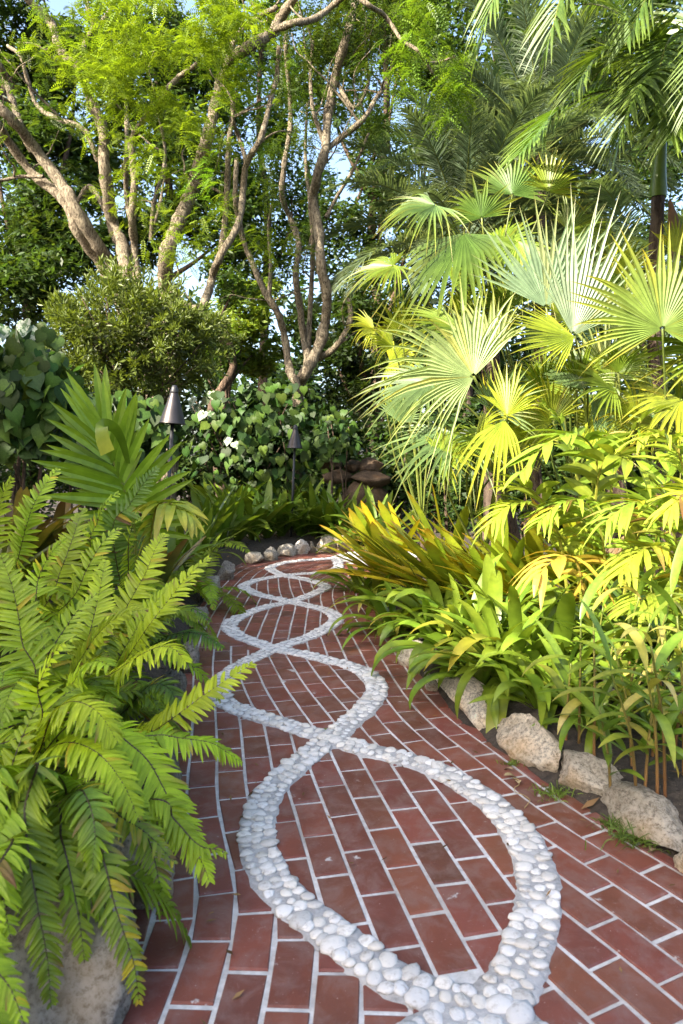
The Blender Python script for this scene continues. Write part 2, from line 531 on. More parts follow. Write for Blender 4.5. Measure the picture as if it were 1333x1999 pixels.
t = tex(nt, 45.0, 5, 0.7, 'World')
c = mixc(nt, ramp(nt, oi.outputs['Random'], [(0.0, (0, 0, 0)), (1.0, (1, 1, 1))]), (0.57, 0.565, 0.56), (0.59, 0.56, 0.51))
c = mixc(nt, ramp(nt, t.outputs[0], [(0.30, (0.75,) * 3), (0.48, (0, 0, 0))]), c, (0.24, 0.21, 0.175))
c = mixc(nt, 1.0, c, at_.outputs['Color'], 'MULTIPLY')
nt.links.new(c, b.inputs['Base Color']); b.inputs['Roughness'].default_value = 0.75
bump(nt, t.outputs[0], b, 0.5, 0.006)
M['pebble'] = m

# grout bed: one sheet from edge to edge, a little below the brick tops
mb = MB()
n = 160
el = resample(np.vstack([EDGE_L]), n); er = resample(EDGE_R, n)
cols = 14
V = []
for a, c_ in zip(el, er):
    for k in range(cols):
        w = -0.10 + 1.20 * k / (cols - 1)
        p = a * (1 - w) + c_ * w
        V.append((p[0], p[1], -0.0045 + 0.0012 * noise.noise(Vector((p[0] * 9, p[1] * 9, 0)))))
i = np.arange(n - 1)[:, None]; j = np.arange(cols - 1)[None, :]
F = np.stack([i * cols + j, i * cols + j + 1, (i + 1) * cols + j + 1, (i + 1) * cols + j], -1).reshape(-1, 4)
mb.add(V, F)
path = mb.build('path', M['grout'], smooth=True)
tag(path, 'winding garden path of dark red pavers with white pebble loops', 'path', kind='structure')

def brick_geo(q, mbx, z, tint, org=(0, 0)):
    n = len(q); c = sum(q) / n
    ar = np.array(q) - np.array(org)
    if sum(a[0] * b[1] - a[1] * b[0] for a, b in zip(q, q[1:] + q[:1])) < 0: ar = ar[::-1]
    cc = ar.mean(0)
    d = unit(cc - ar)
    inn = ar + d * 0.006
    tilt = (U(-.006, .006), U(-.006, .006))
    def ring(P, zz):
        return np.column_stack([P, zz + (P - cc) @ np.array(tilt)])
    V = np.vstack([ring(inn, z), ring(ar, z - 0.003), ring(ar, z - 0.04)])
    k = np.arange(n); k2 = (k + 1) % n
    F = [tuple(range(n)), np.stack([n + k, n + k2, k2, k], 1), np.stack([2 * n + k, 2 * n + k2, n + k2, n + k], 1)]
    mbx.add(V, F, tint)
def shown(q):
    c = sum(q) / len(q)
    d = math.hypot(c[0], c[1])
    px = 666.5 + FPX * c[0] / c[1]; py = HOR + FPX * CAMZ / c[1]
    return area(q) / d ** 3 * (1 if -40 < px < 1370 and py < 2040 else 0.02)
bricks.sort(key=shown, reverse=True)
far = MB()
for k, q in enumerate(bricks):
    v = U(0.80, 1.15) * (0.8 if random.random() < 0.08 else 1.0); tint = (v, v * U(0.88, 1.10), v * U(0.86, 1.10))
    z = U(-0.0012, 0.0012)
    if k < 300:
        c_ = sum(q) / len(q)
        mbx = MB(); brick_geo(q, mbx, z, tint, c_)
        o = mbx.build('brick', M['brick'], path, loc=None); o.location = (c_[0], c_[1], 0)
    else:
        brick_geo(q, far, z, tint)
o = far.build('bricks', M['brick'], path); o['kind'] = 'stuff'
print('bricks', len(bricks))

# pebble bands: a raised ragged mortar strip with pebbles bedded in it
def pebble_mesh(seed):
    import bmesh
    bm = bmesh.new(); bmesh.ops.create_icosphere(bm, subdivisions=2, radius=1.0)
    sx = 1.0 + 0.25 * math.sin(seed * 3.1)
    rs = random.Random(seed + 500)
    cuts = [(Vector((rs.gauss(0, 1), rs.gauss(0, 1), rs.gauss(0.1, .3))).normalized(), rs.uniform(0.62, 0.88)) for _ in range(5)] + [(Vector((rs.gauss(0, .25), rs.gauss(0, .25), 1)).normalized(), rs.uniform(0.36, 0.5))]
    for v in bm.verts:
        p = v.co.copy()
        k = 1 + 0.20 * noise.noise(p * 1.3 + Vector((seed * 7.7, 0, 0))) + 0.12 * noise.noise(p * 2.9 + Vector((0, seed * 5.1, 0)))
        q = Vector((p.x * k * sx, p.y * k / sx, p.z * k * 0.58))
        for nrm, dd in cuts:
            e = q.dot(nrm)
            if e > dd: q = q - nrm * (e - dd) * 0.85
        v.co = q
    me = bpy.data.meshes.new('pebble'); bm.to_mesh(me); bm.free()
    a = me.color_attributes.new('tint', 'FLOAT_COLOR', 'POINT')
    w = 0.72 + 0.32 * ((seed * 37) % 10) / 10
    a.data.foreach_set('color', [w, w, w, 1] * len(me.vertices))
    me.polygons.foreach_set('use_smooth', [True] * len(me.polygons))
    me.materials.append(M['pebble'])
    return me
PEB = [pebble_mesh(k) for k in range(14)]
mort = MB()
pebbles = []
for k, band in enumerate(LBG + RBG):
    L = np.linalg.norm(np.diff(band, axis=0), axis=1).sum()
    n = max(int(L / 0.018), 4)
    P = resample(band, n)
    T = unit(np.gradient(P, axis=0)); Nn = np.stack([T[:, 1], -T[:, 0]], 1)
    hw = 0.064
    V = []
    zoff = (k % 14) * 0.00012
    for p, nn in zip(P, Nn):
        a = 1 + 0.16 * noise.noise(Vector((p[0] * 14, p[1] * 14, 1))) + 0.10 * noise.noise(Vector((p[0] * 50, p[1] * 50, 1)))
        c_ = 1 + 0.16 * noise.noise(Vector((p[0] * 14, p[1] * 14, 5))) + 0.10 * noise.noise(Vector((p[0] * 50, p[1] * 50, 5)))
        for w, z in ((-a * 1.05, -0.004), (-a * 0.93, 0.0035), (-0.45, 0.006), (0, 0.007), (0.45, 0.006), (c_ * 0.93, 0.0035), (c_ * 1.05, -0.004)):
            q = p + nn * hw * w
            V.append((q[0], q[1], z + zoff + (0.002 * noise.noise(Vector((q[0] * 40, q[1] * 40, 9))) if z > 0 else 0)))
    i = np.arange(n - 1)[:, None]; j = np.arange(6)[None, :]
    F = np.stack([i * 7 + j, i * 7 + j + 1, (i + 1) * 7 + j + 1, (i + 1) * 7 + j], -1).reshape(-1, 4)
    mort.add(V, F, (1, 1, 1))
    s = 0.0; flow_s = np.concatenate([[0], np.cumsum(np.linalg.norm(np.diff(P, axis=0), axis=1))])
    rows = 0
    while s < L:
        nrow = random.choice((2, 3, 3, 3))
        for r_ in range(nrow):
            tt = (-1 + (2 * r_ + 1) / nrow) * hw * 0.93 + U(-.006, .006)
            ss = s + U(-.008, .008) + (0.018 if r_ % 2 else 0)
            p = np.array([np.interp(ss, flow_s, P[:, q]) for q in (0, 1)]); nn = np.array([np.interp(ss, flow_s, Nn[:, q]) for q in (0, 1)])
            q = p + nn * tt
            pebbles.append((q, math.atan2(nn[1], nn[0]) + U(-.7, .7) , (0.0255 if nrow == 2 else 0.0195) * random.choice((0.7, 0.85, 1.0, 1.0, 1.1, 1.2, 1.35))))
        s += 0.036 * U(0.85, 1.15)
o = mort.build('mortar', M['mortar'], path, smooth=True)
pebbles = [p for p in pebbles if 0.9 < p[0][1] < 12]
kept = []
grid = {}
for p in pebbles:      # drop pebbles that would sit in one another where bands cross
    c_ = (int(p[0][0] / 0.06), int(p[0][1] / 0.06))
    ok = all(np.linalg.norm(p[0] - q) > 0.0225 for dx in (-1, 0, 1) for dy in (-1, 0, 1) for q in grid.get((c_[0] + dx, c_[1] + dy), []))
    if ok:
        grid.setdefault(c_, []).append(p[0]); kept.append(p)
def pshow(p):
    py = HOR + FPX * CAMZ / p[0][1]
    return p[2] / p[0][1] ** 1.5 * (1 if py < 2020 else 0.01)
kept.sort(key=pshow, reverse=True)
farp = MB()
arrs = []
for me in PEB:
    v = np.zeros(len(me.vertices) * 3); me.vertices.foreach_get('co', v)
    f = np.zeros(len(me.polygons) * 3, int); me.polygons.foreach_get('vertices', f)
    arrs.append((v.reshape(-1, 3), f.reshape(-1, 3)))
for k, (q, a, r_) in enumerate(kept):
    s = r_
    if k < 300:
        inst('pebble', random.choice(PEB), Matrix.Translation((q[0], q[1], 0.0065 + U(-.002, .002))) @ Matrix.Rotation(a, 4, 'Z') @ Matrix.Rotation(U(-.25, .25), 4, 'X') @ Matrix.Diagonal((s * 1.22, s * 0.98, s * 0.72, 1)), path)
    else:
        v, f = arrs[k % len(arrs)]
        ca, sa = math.cos(a), math.sin(a)
        w = v * np.array([s * 1.22, s * 0.98, s * 0.75])
        w = np.column_stack([w[:, 0] * ca - w[:, 1] * sa + q[0], w[:, 0] * sa + w[:, 1] * ca + q[1], w[:, 2] + 0.004])
        g = U(0.82, 1.0)
        farp.add(w, f, (g, g, g))
o = farp.build('pebbles', M['pebble'], path, smooth=True); o['kind'] = 'stuff'
print('pebbles', len(kept))
# ================================================================== ground
PATH_POLY = np.vstack([EDGE_L, EDGE_R[::-1]])
def path_dist(X):
    "distance to the path's edge, negative on the path (vectorised)"
    X = np.asarray(X, float)
    d = np.full(len(X), 1e9)
    for E in (EDGE_L, EDGE_R):
        for k in range(0, len(E) - 1):
            a, b = E[k], E[k + 1]
            ab = b - a
            t = np.clip(((X - a) @ ab) / (ab @ ab), 0, 1)
            d = np.minimum(d, np.linalg.norm(X - (a + t[:, None] * ab), axis=1))
    ins = np.zeros(len(X), bool)
    P = PATH_POLY; Q = np.roll(P, -1, 0)
    for (x0, y0), (x1, y1) in zip(P, Q):
        c = ((y0 > X[:, 1]) != (y1 > X[:, 1]))
        xi = (x1 - x0) * (X[:, 1] - y0) / (y1 - y0 + 1e-12) + x0
        ins ^= c & (X[:, 0] < xi)
    return np.where(ins, -d, d)
def ground_height(X):
    X = np.asarray(X, float)
    d = path_dist(X)
    h = np.where(d < 0, -0.06, -0.03 + 0.15 * np.clip((d + 0.02) / 0.28, 0, 1) + 0.05 * np.clip((d - 0.3) / 1.5, 0, 1))
    left = (X[:, 0] < -0.4) & (X[:, 1] < 9)
    h = h + np.where(left & (d > 0.2), 0.12 * np.clip((d - 0.2) / 0.8, 0, 1), 0)
    nz = np.array([0.03 * noise.noise(Vector((x * 1.3, y * 1.3, 0))) + 0.012 * noise.noise(Vector((x * 7, y * 7, 3))) for x, y in X])
    return h + np.where(d > 0, nz * np.clip(d * 4, 0, 1), 0)
def gz(x, y):
    return float(ground_height([(x, y)])[0])
gx = np.concatenate([[-600, -200, -80, -40, -20, -12], np.arange(-8, 8.01, 0.11), [12, 20, 40, 80, 200, 600]])
gy = np.concatenate([[-600, -200, -60, -20, -8, -3, -1], np.arange(0, 14.01, 0.11), [16, 20, 30, 50, 100, 250, 900]])
GX, GY = np.meshgrid(gx, gy)
XY = np.column_stack([GX.ravel(), GY.ravel()])
H_ = ground_height(XY)
mb = MB()
w = len(gx); i = np.arange(len(gy) - 1)[:, None]; j = np.arange(w - 1)[None, :]
F = np.stack([i * w + j, i * w + j + 1, (i + 1) * w + j + 1, (i + 1) * w + j], -1).reshape(-1, 4)
mb.add(np.column_stack([XY, H_]), F)
m, nt, b, out = nodes('dark_soil')
t = tex(nt, 30.0, 6, 0.75, 'World'); t2 = tex(nt, 2.0, 3, 0.6, 'World'); t3 = tex(nt, 90.0, 2, 0.5, 'World')
c = mixc(nt, ramp(nt, t.outputs[0], [(0.35, (0, 0, 0)), (0.7, (1, 1, 1))]), (0.022, 0.017, 0.013), (0.085, 0.066, 0.05))
c = mixc(nt, ramp(nt, t3.outputs[0], [(0.68, (0, 0, 0)), (0.74, (0.8,) * 3)]), c, (0.22, 0.17, 0.11))
nt.links.new(c, b.inputs['Base Color']); b.inputs['Roughness'].default_value = 0.95
bump(nt, t.outputs[0], b, 1.0, 0.03)
M['soil'] = m
ground = mb.build('ground', M['soil'], smooth=True)
tag(ground, 'dark garden soil of the planting beds', 'ground', kind='structure')

# ------------------------------------------------------------------ edging stones
m, nt, b, out = nodes('weathered_limestone')
at_ = N(nt, 'ShaderNodeAttribute', attribute_name='tint')
t = tex(nt, 7.0, 6, 0.7); t2 = tex(nt, 55.0, 8, 0.85); t3 = tex(nt, 3.0, 3, 0.5)
c = mixc(nt, ramp(nt, t.outputs[0], [(0.35, (0, 0, 0)), (0.65, (1, 1, 1))]), (0.25, 0.225, 0.185), (0.50, 0.47, 0.42))
c = mixc(nt, ramp(nt, t2.outputs[0], [(0.38, (1, 1, 1)), (0.52, (0, 0, 0))]), c, (0.10, 0.085, 0.07))
c = mixc(nt, ramp(nt, t3.outputs[0], [(0.55, (0, 0, 0)), (0.68, (0.55,) * 3)]), c, (0.36, 0.24, 0.11))
c = mixc(nt, 1.0, c, at_.outputs['Color'], 'MULTIPLY')
nt.links.new(c, b.inputs['Base Color']); b.inputs['Roughness'].default_value = 0.88
b.inputs['Specular IOR Level'].default_value = 0.25
bump(nt, t2.outputs[0], b, 1.0, 0.03)
M['stone'] = m
import bmesh
def stone(name, loc, size, rot, seed, label, tint=(1, 1, 1), group=None, cat='stone', cuts=9, subdiv=5, parent=None):
    bm = bmesh.new(); bmesh.ops.create_icosphere(bm, subdivisions=subdiv, radius=1.0)
    rs = random.Random(seed)
    planes = []
    for _ in range(cuts):
        v = Vector((rs.gauss(0, 1), rs.gauss(0, 1), rs.gauss(0.25, 0.8))).normalized()
        planes.append((v, rs.uniform(0.5, 0.8)))
    for v in bm.verts:
        p = v.co
        for nrm, d in planes:
            k = p.dot(nrm)
            if k > d: p = p - nrm * (k - d) * 0.97
        q = p * 1.6 + Vector((seed * 3.7, 0, 0))
        rg = abs(noise.noise(q * 2.2)) 
        p = p * (1 + 0.10 * noise.noise(q) - 0.13 * rg + 0.05 * noise.noise(q * 3.1) + 0.035 * noise.noise(q * 7))
        v.co = Vector((p.x * size[0] / 2, p.y * size[1] / 2, p.z * size[2] / 2))
    me = bpy.data.meshes.new(name); bm.to_mesh(me); bm.free()
    a = me.color_attributes.new('tint', 'FLOAT_COLOR', 'POINT')
    a.data.foreach_set('color', [*tint, 1] * len(me.vertices))
    me.polygons.foreach_set('use_smooth', [True] * len(me.polygons))
    me.materials.append(M['stone'])
    o = bpy.data.objects.new(name, me); COL.objects.link(o)
    o.location = loc; o.rotation_euler = (rs.uniform(-.12, .12), rs.uniform(-.12, .12), rot)
    if parent is not None: o.parent = parent
    tag(o, label, cat, group)
    return o
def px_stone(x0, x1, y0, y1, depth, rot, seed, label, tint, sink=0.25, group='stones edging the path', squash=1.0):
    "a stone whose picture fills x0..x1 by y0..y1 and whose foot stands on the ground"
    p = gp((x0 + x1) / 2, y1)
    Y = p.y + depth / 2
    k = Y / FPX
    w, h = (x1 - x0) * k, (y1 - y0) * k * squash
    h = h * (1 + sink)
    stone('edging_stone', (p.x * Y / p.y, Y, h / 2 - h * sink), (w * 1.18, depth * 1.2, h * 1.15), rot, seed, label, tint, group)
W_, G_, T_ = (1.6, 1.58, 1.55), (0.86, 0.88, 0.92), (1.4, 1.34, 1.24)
px_stone(773, 834, 1248, 1302, 0.13, 0.3, 11, 'small rounded pale stone half hidden under lily leaves', W_)
px_stone(826, 852, 1316, 1352, 0.10, 0.2, 12, 'smallest pale pebble-like stone wedged beside the white boulder', T_)
def row_stone(p0, p1, wid, h, seed, label, tint):
    "a stone lying along the path's edge between two ground pixels"
    a, b_ = gp(*p0), gp(*p1)
    d = b_ - a; L = d.length
    nrm = Vector((-d.y, d.x, 0)).normalized()
    if nrm.x < 0: nrm = -nrm
    c_ = (a + b_) / 2 + nrm * wid * 0.42
    stone('edging_stone', (c_.x, c_.y, h * 0.30), (L * 1.34, wid * 1.25, h * 1.45), math.atan2(d.y, d.x), seed, label, tint, 'stones edging the path')
row_stone((838, 1345), (962, 1452), 0.20, 0.14, 13, 'whitest edging stone with a long green leaf lying across it', (2.27, 2.19, 2.04))
row_stone((955, 1440), (1072, 1520), 0.22, 0.16, 44, 'angular edging stone with a flat white slanting top', (1.92, 1.80, 1.63))
row_stone((1062, 1512), (1166, 1588), 0.19, 0.13, 15, 'rounded grey-white edging stone with an orange stain at its foot', (1.63, 1.56, 1.45))
row_stone((1172, 1590), (1330, 1690), 0.20, 0.115, 46, 'long low grey edging stone behind a tuft of weeds', (1.42, 1.36, 1.26))
row_stone((1312, 1690), (1372, 1728), 0.13, 0.10, 17, 'small cream stone at the right rim of the picture', (1.6, 1.48, 1.3))
row_stone((1385, 1735), (1540, 1850), 0.17, 0.16, 18, 'grey edging stone just past the right rim of the picture', (1.3, 1.25, 1.2))
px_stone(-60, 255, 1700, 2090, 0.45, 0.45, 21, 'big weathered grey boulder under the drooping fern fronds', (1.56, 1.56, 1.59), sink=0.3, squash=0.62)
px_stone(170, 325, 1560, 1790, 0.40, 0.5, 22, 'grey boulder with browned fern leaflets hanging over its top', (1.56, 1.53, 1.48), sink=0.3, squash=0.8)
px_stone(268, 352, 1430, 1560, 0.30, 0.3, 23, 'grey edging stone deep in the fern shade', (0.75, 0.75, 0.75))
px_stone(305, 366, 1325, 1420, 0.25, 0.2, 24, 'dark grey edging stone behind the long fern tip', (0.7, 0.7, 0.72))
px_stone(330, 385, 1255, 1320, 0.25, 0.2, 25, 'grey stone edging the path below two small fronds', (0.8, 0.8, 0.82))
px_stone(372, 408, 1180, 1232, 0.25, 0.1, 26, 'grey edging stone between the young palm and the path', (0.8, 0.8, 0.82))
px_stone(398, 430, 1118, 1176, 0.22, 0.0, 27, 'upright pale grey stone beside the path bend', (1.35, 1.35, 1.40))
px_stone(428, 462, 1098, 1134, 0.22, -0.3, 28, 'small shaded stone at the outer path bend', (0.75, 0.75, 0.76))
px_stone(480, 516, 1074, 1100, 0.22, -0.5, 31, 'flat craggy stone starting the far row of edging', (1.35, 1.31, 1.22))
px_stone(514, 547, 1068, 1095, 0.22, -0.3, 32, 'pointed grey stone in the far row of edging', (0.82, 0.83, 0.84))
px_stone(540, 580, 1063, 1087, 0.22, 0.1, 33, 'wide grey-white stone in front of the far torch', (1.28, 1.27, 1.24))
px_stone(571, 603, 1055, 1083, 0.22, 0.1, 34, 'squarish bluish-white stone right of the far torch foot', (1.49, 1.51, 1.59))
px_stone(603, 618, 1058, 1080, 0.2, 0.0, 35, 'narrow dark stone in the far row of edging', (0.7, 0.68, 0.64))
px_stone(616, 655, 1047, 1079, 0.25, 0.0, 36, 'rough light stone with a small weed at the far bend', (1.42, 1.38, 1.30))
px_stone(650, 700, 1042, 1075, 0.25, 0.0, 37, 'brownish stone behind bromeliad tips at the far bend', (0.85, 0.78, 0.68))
for k, (x0, x1, y0, y1, Y, lab) in enumerate([
        (622, 672, 893, 918, 11.6, 'flat reddish rock topping the low rock pile'), (664, 712, 898, 922, 11.5, 'flat brown rock in the middle of the rock pile'),
        (700, 752, 893, 925, 11.3, 'round reddish rock at the right of the rock pile'), (615, 690, 916, 945, 11.2, 'wide brown rock low in the rock pile'),
        (685, 765, 920, 950, 11.0, 'long brown rock low in the rock pile beside palm leaves'), (640, 760, 945, 1030, 11.0, 'lowest dark rock of the pile behind the lilies')]):
    p = at((x0 + x1) / 2, (y0 + y1) / 2, Y); q = Y / FPX
    stone('rock', p, ((x1 - x0) * q * 1.1, 0.7, (y1 - y0) * q * 1.25), 0.1, 60 + k, lab, (0.26, 0.19, 0.14), 'rocks piled behind the path bend', 'rock', subdiv=3)
# ================================================================== trees
def leaves(mb, C, size, asp=0.42, up=0.6, col=(0.05, 0.1, 0.02), var=0.35, yel=0.0, droop=0.2, mat=0):
    "n simple folded leaves (two quads meeting at the midrib) at the points C"
    n = len(C)
    d = rng.normal(size=(n, 3)); d[:, 2] = d[:, 2] * 0.5 - droop; d = unit(d)
    nz = rng.normal(size=(n, 3)) * (1 - up); nz[:, 2] += up; nz = unit(nz)
    s = unit(np.cross(d, nz)); nz = np.cross(s, d)
    L = size * rng.uniform(0.65, 1.25, n); W = L * asp * 0.5
    c = np.asarray(col)[None] * rng.uniform(1 - var, 1 + var, (n, 1)) * np.array([1, 1, 1])[None]
    if yel:
        k = rng.random(n)[:, None] ** 3 * yel
        c = c * (1 - k) + np.array([0.22, 0.24, 0.02])[None] * k
    mid = C + d * L[:, None] * 0.5 - nz * (W * 0.25)[:, None]
    e = nz * (W * 0.3)[:, None]
    V = np.stack([C, mid + s * W[:, None] + e, C + d * L[:, None], mid - s * W[:, None] + e], 1)
    i = np.arange(n)[:, None] * 4
    F = np.concatenate([i + np.array([[0, 1, 2, 3]])])
    mb.add(V.reshape(-1, 3), F.astype(int), np.repeat(c, 4, 0), mat)
def sprays(mb, C, size, pairs=8, col=(0.08, 0.16, 0.02), var=0.3, lw=0.3, out=None, droop=0.35, yel=0.2, mat=0):
    "n feathery compound leaves: leaflets in two rows along a drooping midrib"
    n = len(C)
    d = rng.normal(size=(n, 3))
    if out is not None: d = d * 0.7 + out
    d[:, 2] = d[:, 2] * 0.4 - droop * 0.5; d = unit(d)
    nz = rng.normal(size=(n, 3)) * 0.35; nz[:, 2] += 1; nz = unit(nz)
    s = unit(np.cross(d, nz)); nz = np.cross(s, d)
    L = size * rng.uniform(0.7, 1.25, n)
    t = (np.arange(pairs) + 0.8) / pairs
    prof = np.sin(PI * (0.18 + 0.78 * t)) ** 0.7
    base = C[:, None, :] + d[:, None, :] * (L[:, None] * t)[:, :, None]
    base[:, :, 2] -= droop * L[:, None] * t ** 2
    ll = L[:, None] * lw * prof[None]
    c = np.asarray(col)[None] * rng.uniform(1 - var, 1 + var, (n, 1))
    k = rng.random(n)[:, None] ** 2 * yel
    c = c * (1 - k) + np.array([0.26, 0.27, 0.02])[None] * k
    for sg in (-1, 1):
        dd = unit(s * sg + d * 0.45)[:, None, :] * np.ones((1, pairs, 1))
        tip = base + dd * ll[:, :, None]; tip[:, :, 2] -= ll * 0.18
        wv = d[:, None, :] * (L[:, None] / pairs * 0.40 * np.ones((1, pairs)))[:, :, None]
        m_ = base * 0.5 + tip * 0.5
        V = np.stack([base, m_ + wv, tip, m_ - wv], 2).reshape(-1, 3)
        N_ = n * pairs
        F = (np.arange(N_)[:, None] * 4 + np.array([[0, 1, 2, 3]])).astype(int)
        mb.add(V, F, np.repeat(np.repeat(c, pairs, 0), 4, 0), mat)
def lump(n, c, r, shell=0.0):
    "points in an ellipsoid"
    v = unit(rng.normal(size=(n, 3)))
    k = rng.random(n) ** (1 / 3)
    if shell: k = 1 - (1 - k) * (1 - shell)
    return np.asarray(c)[None] + v * k[:, None] * np.asarray(r)[None]
def lumps(n, c, r, parts=12, sub=0.38):
    "clumpy ellipsoid: smaller ellipsoids inside a big one"
    cs = lump(parts, c, np.asarray(r) * 0.82)
    per = max(n // parts, 1)
    return np.vstack([lump(per, q, np.asarray(r) * sub * rng.uniform(0.6, 1.25)) for q in cs])

def limb(tree, name, px, Y, r0, r1, mat, sides=9, dy=0.0, wob=0.22, seed=0):
    "a trunk or branch traced through pixels; Y its distance, r0, r1 half widths in pixels"
    n = len(px)
    P = np.array([at(x, y, Y + dy * k / max(n - 1, 1) + 0.22 * math.sin(1.7 * k + seed) * (0 < k)) for k, (x, y) in enumerate(px)])
    P = smooth_path(P, 6)
    m_ = len(P)
    rad = np.linspace(r0, r1, m_) * 0.66 * Y / FPX
    rad *= 1 + 0.10 * np.sin(np.arange(m_) * 0.9 + seed * 3) * np.sin(np.arange(m_) * 0.37 + seed)
    # real branches bulge a little at every bend
    mb = MB(); tube(mb, P, rad, sides, (1, 1, 1), 0, wob, seed=seed)
    o = mb.build(name, mat, tree, smooth=True)
    return P, rad
def wild_branches(tree, starts, n, length, r, mat, seed=0, up=0.5, name='branch'):
    "thin side branches with twigs that leave traced limbs; all of one limb are one mesh"
    tips = []
    rs = random.Random(seed)
    for _ in range(n):
        mb = MB()
        P, rad = rs.choice(starts)
        i = rs.randrange(len(P) // 3, len(P))
        p = Vector(P[i]); d = Vector((rs.gauss(0, 1), rs.gauss(0, 0.8), rs.gauss(up, 0.5))).normalized()
        L = length * rs.uniform(0.5, 1.2); pts = [p]
        for k in range(7):
            d = (d + Vector((rs.gauss(0, .28), rs.gauss(0, .28), rs.gauss(0.05, .2)))).normalized()
            p = p + d * L / 7; pts.append(p)
        r_ = min(r * rs.uniform(0.6, 1.2), rad[i] * 0.7)
        Q = smooth_path(np.array(pts), 3)
        tube(mb, Q, np.linspace(r_, r_ * 0.25, len(Q)), 6)
        tips += [np.array(q) for q in pts[3:]]
        mb.build(name, mat, tree, smooth=True)
    return np.array(tips)

# ---- the multi-stemmed tree at the left
TA = 12.0
treeA = empty('feathery_tree', at(300, 800, TA) * 1.0, 'many-stemmed tan-barked tree with bright feathery leaves, left of the path', 'tree')
treeA.location = (0, 0, 0)
la = []
for name, px, Y, r0, r1, dy, sd_ in [
    ('trunk', [(290, 1050), (300, 830), (285, 720), (255, 610), (222, 520), (190, 478), (145, 402), (120, 360), (75, 300), (30, 240), (-5, 208), (-60, 160)], 12.0, 20, 13, -1.0, 1),
    ('trunk', [(280, 1050), (290, 830), (270, 720), (235, 600), (195, 515), (150, 450), (125, 392), (65, 340), (20, 282), (-10, 236), (-50, 180)], 12.1, 17, 11, -.6, 2),
    ('branch', [(62, 295), (40, 245), (25, 200), (12, 160), (-2, 125), (-40, 60)], 11.6, 11, 7, 0.2, 3),
    ('trunk', [(300, 1050), (310, 830), (300, 720), (270, 600), (245, 520), (238, 480), (220, 440), (211, 380), (203, 320), (200, 252), (175, 190), (157, 140), (117, 97), (100, 45), (55, 0), (20, -50)], 11.8, 24, 8, -.5, 4),
    ('branch', [(155, 142), (160, 112), (168, 80), (184, 52), (173, 22), (165, -20)], 11.5, 9, 6, 0, 5),
    ('branch', [(186, 55), (205, 35), (225, 0), (240, -40)], 11.4, 7, 5, 0, 5.5),
    ('trunk', [(305, 1050), (315, 830), (305, 720), (280, 600), (264, 520), (262, 480), (258, 425), (262, 350), (256, 282), (270, 250), (296, 210), (320, 181), (350, 150), (385, 125)], 11.6, 15, 6, -.4, 6),
    ('branch', [(264, 470), (248, 390), (246, 320), (248, 262), (246, 200)], 11.9, 8, 6, 0.4, 7),
    ('trunk', [(325, 1050), (335, 830), (338, 740), (328, 640), (322, 560), (325, 500), (345, 440), (370, 385), (388, 325), (404, 275), (417, 220), (432, 160), (450, 120), (490, 88), (530, 65), (548, 35), (578, -10)], 11.4, 24, 12, -.3, 8),
    ('branch', [(535, 58), (570, 46), (610, 38), (645, 15), (680, -15)], 11.1, 10, 8, 0, 9),
    ('branch', [(432, 160), (446, 110), (470, 60), (510, 30), (540, 15)], 11.2, 9, 6, 0.2, 10),
    ('trunk', [(330, 650), (334, 570), (352, 588), (375, 603), (393, 600), (408, 565), (416, 535), (430, 500), (464, 440), (474, 380), (480, 322), (508, 272), (528, 195), (540, 150), (545, 90)], 11.0, 15, 6, -.2, 11),
    ('branch', [(430, 500), (438, 445), (443, 370), (446, 285), (452, 240), (462, 180)], 11.2, 10, 6, .2, 12),
    ('branch', [(482, 320), (466, 268), (455, 235), (452, 190)], 11.0, 7, 4, 0, 13),
    ('branch', [(150, 395), (175, 365), (200, 400), (222, 440)], 12.3, 7, 8, 0, 14),
    ('branch', [(192, 315), (165, 255), (120, 235), (75, 210), (55, 160), (40, 110), (15, 90)], 12.4, 8, 5, .4, 15),
    ('branch', [(295, 470), (300, 400), (318, 335), (322, 290), (312, 235)], 12.2, 7, 4, .4, 16),
    ('branch', [(300, 440), (312, 400), (318, 360), (325, 320)], 12.6, 5, 3, .4, 17),
    ('branch', [(85, 345), (40, 345), (0, 352), (-40, 350)], 11.6, 5, 4, 0, 18)]:
    la.append(limb(treeA, name, px, Y, r0, r1, M['bark'], 12, dy, 0.34, sd_))
tipsA = wild_branches(treeA, la, 34, 1.5, 0.022, M['bark'], 3)
mb = MB()
def pxl(x, y, rx, ry, Y, rY, n, parts=10, sub=0.4):
    k = Y / FPX
    return lumps(n, at(x, y, Y), (rx * k, rY, ry * k), parts, sub)
BR = (0.15, 0.225, 0.016)
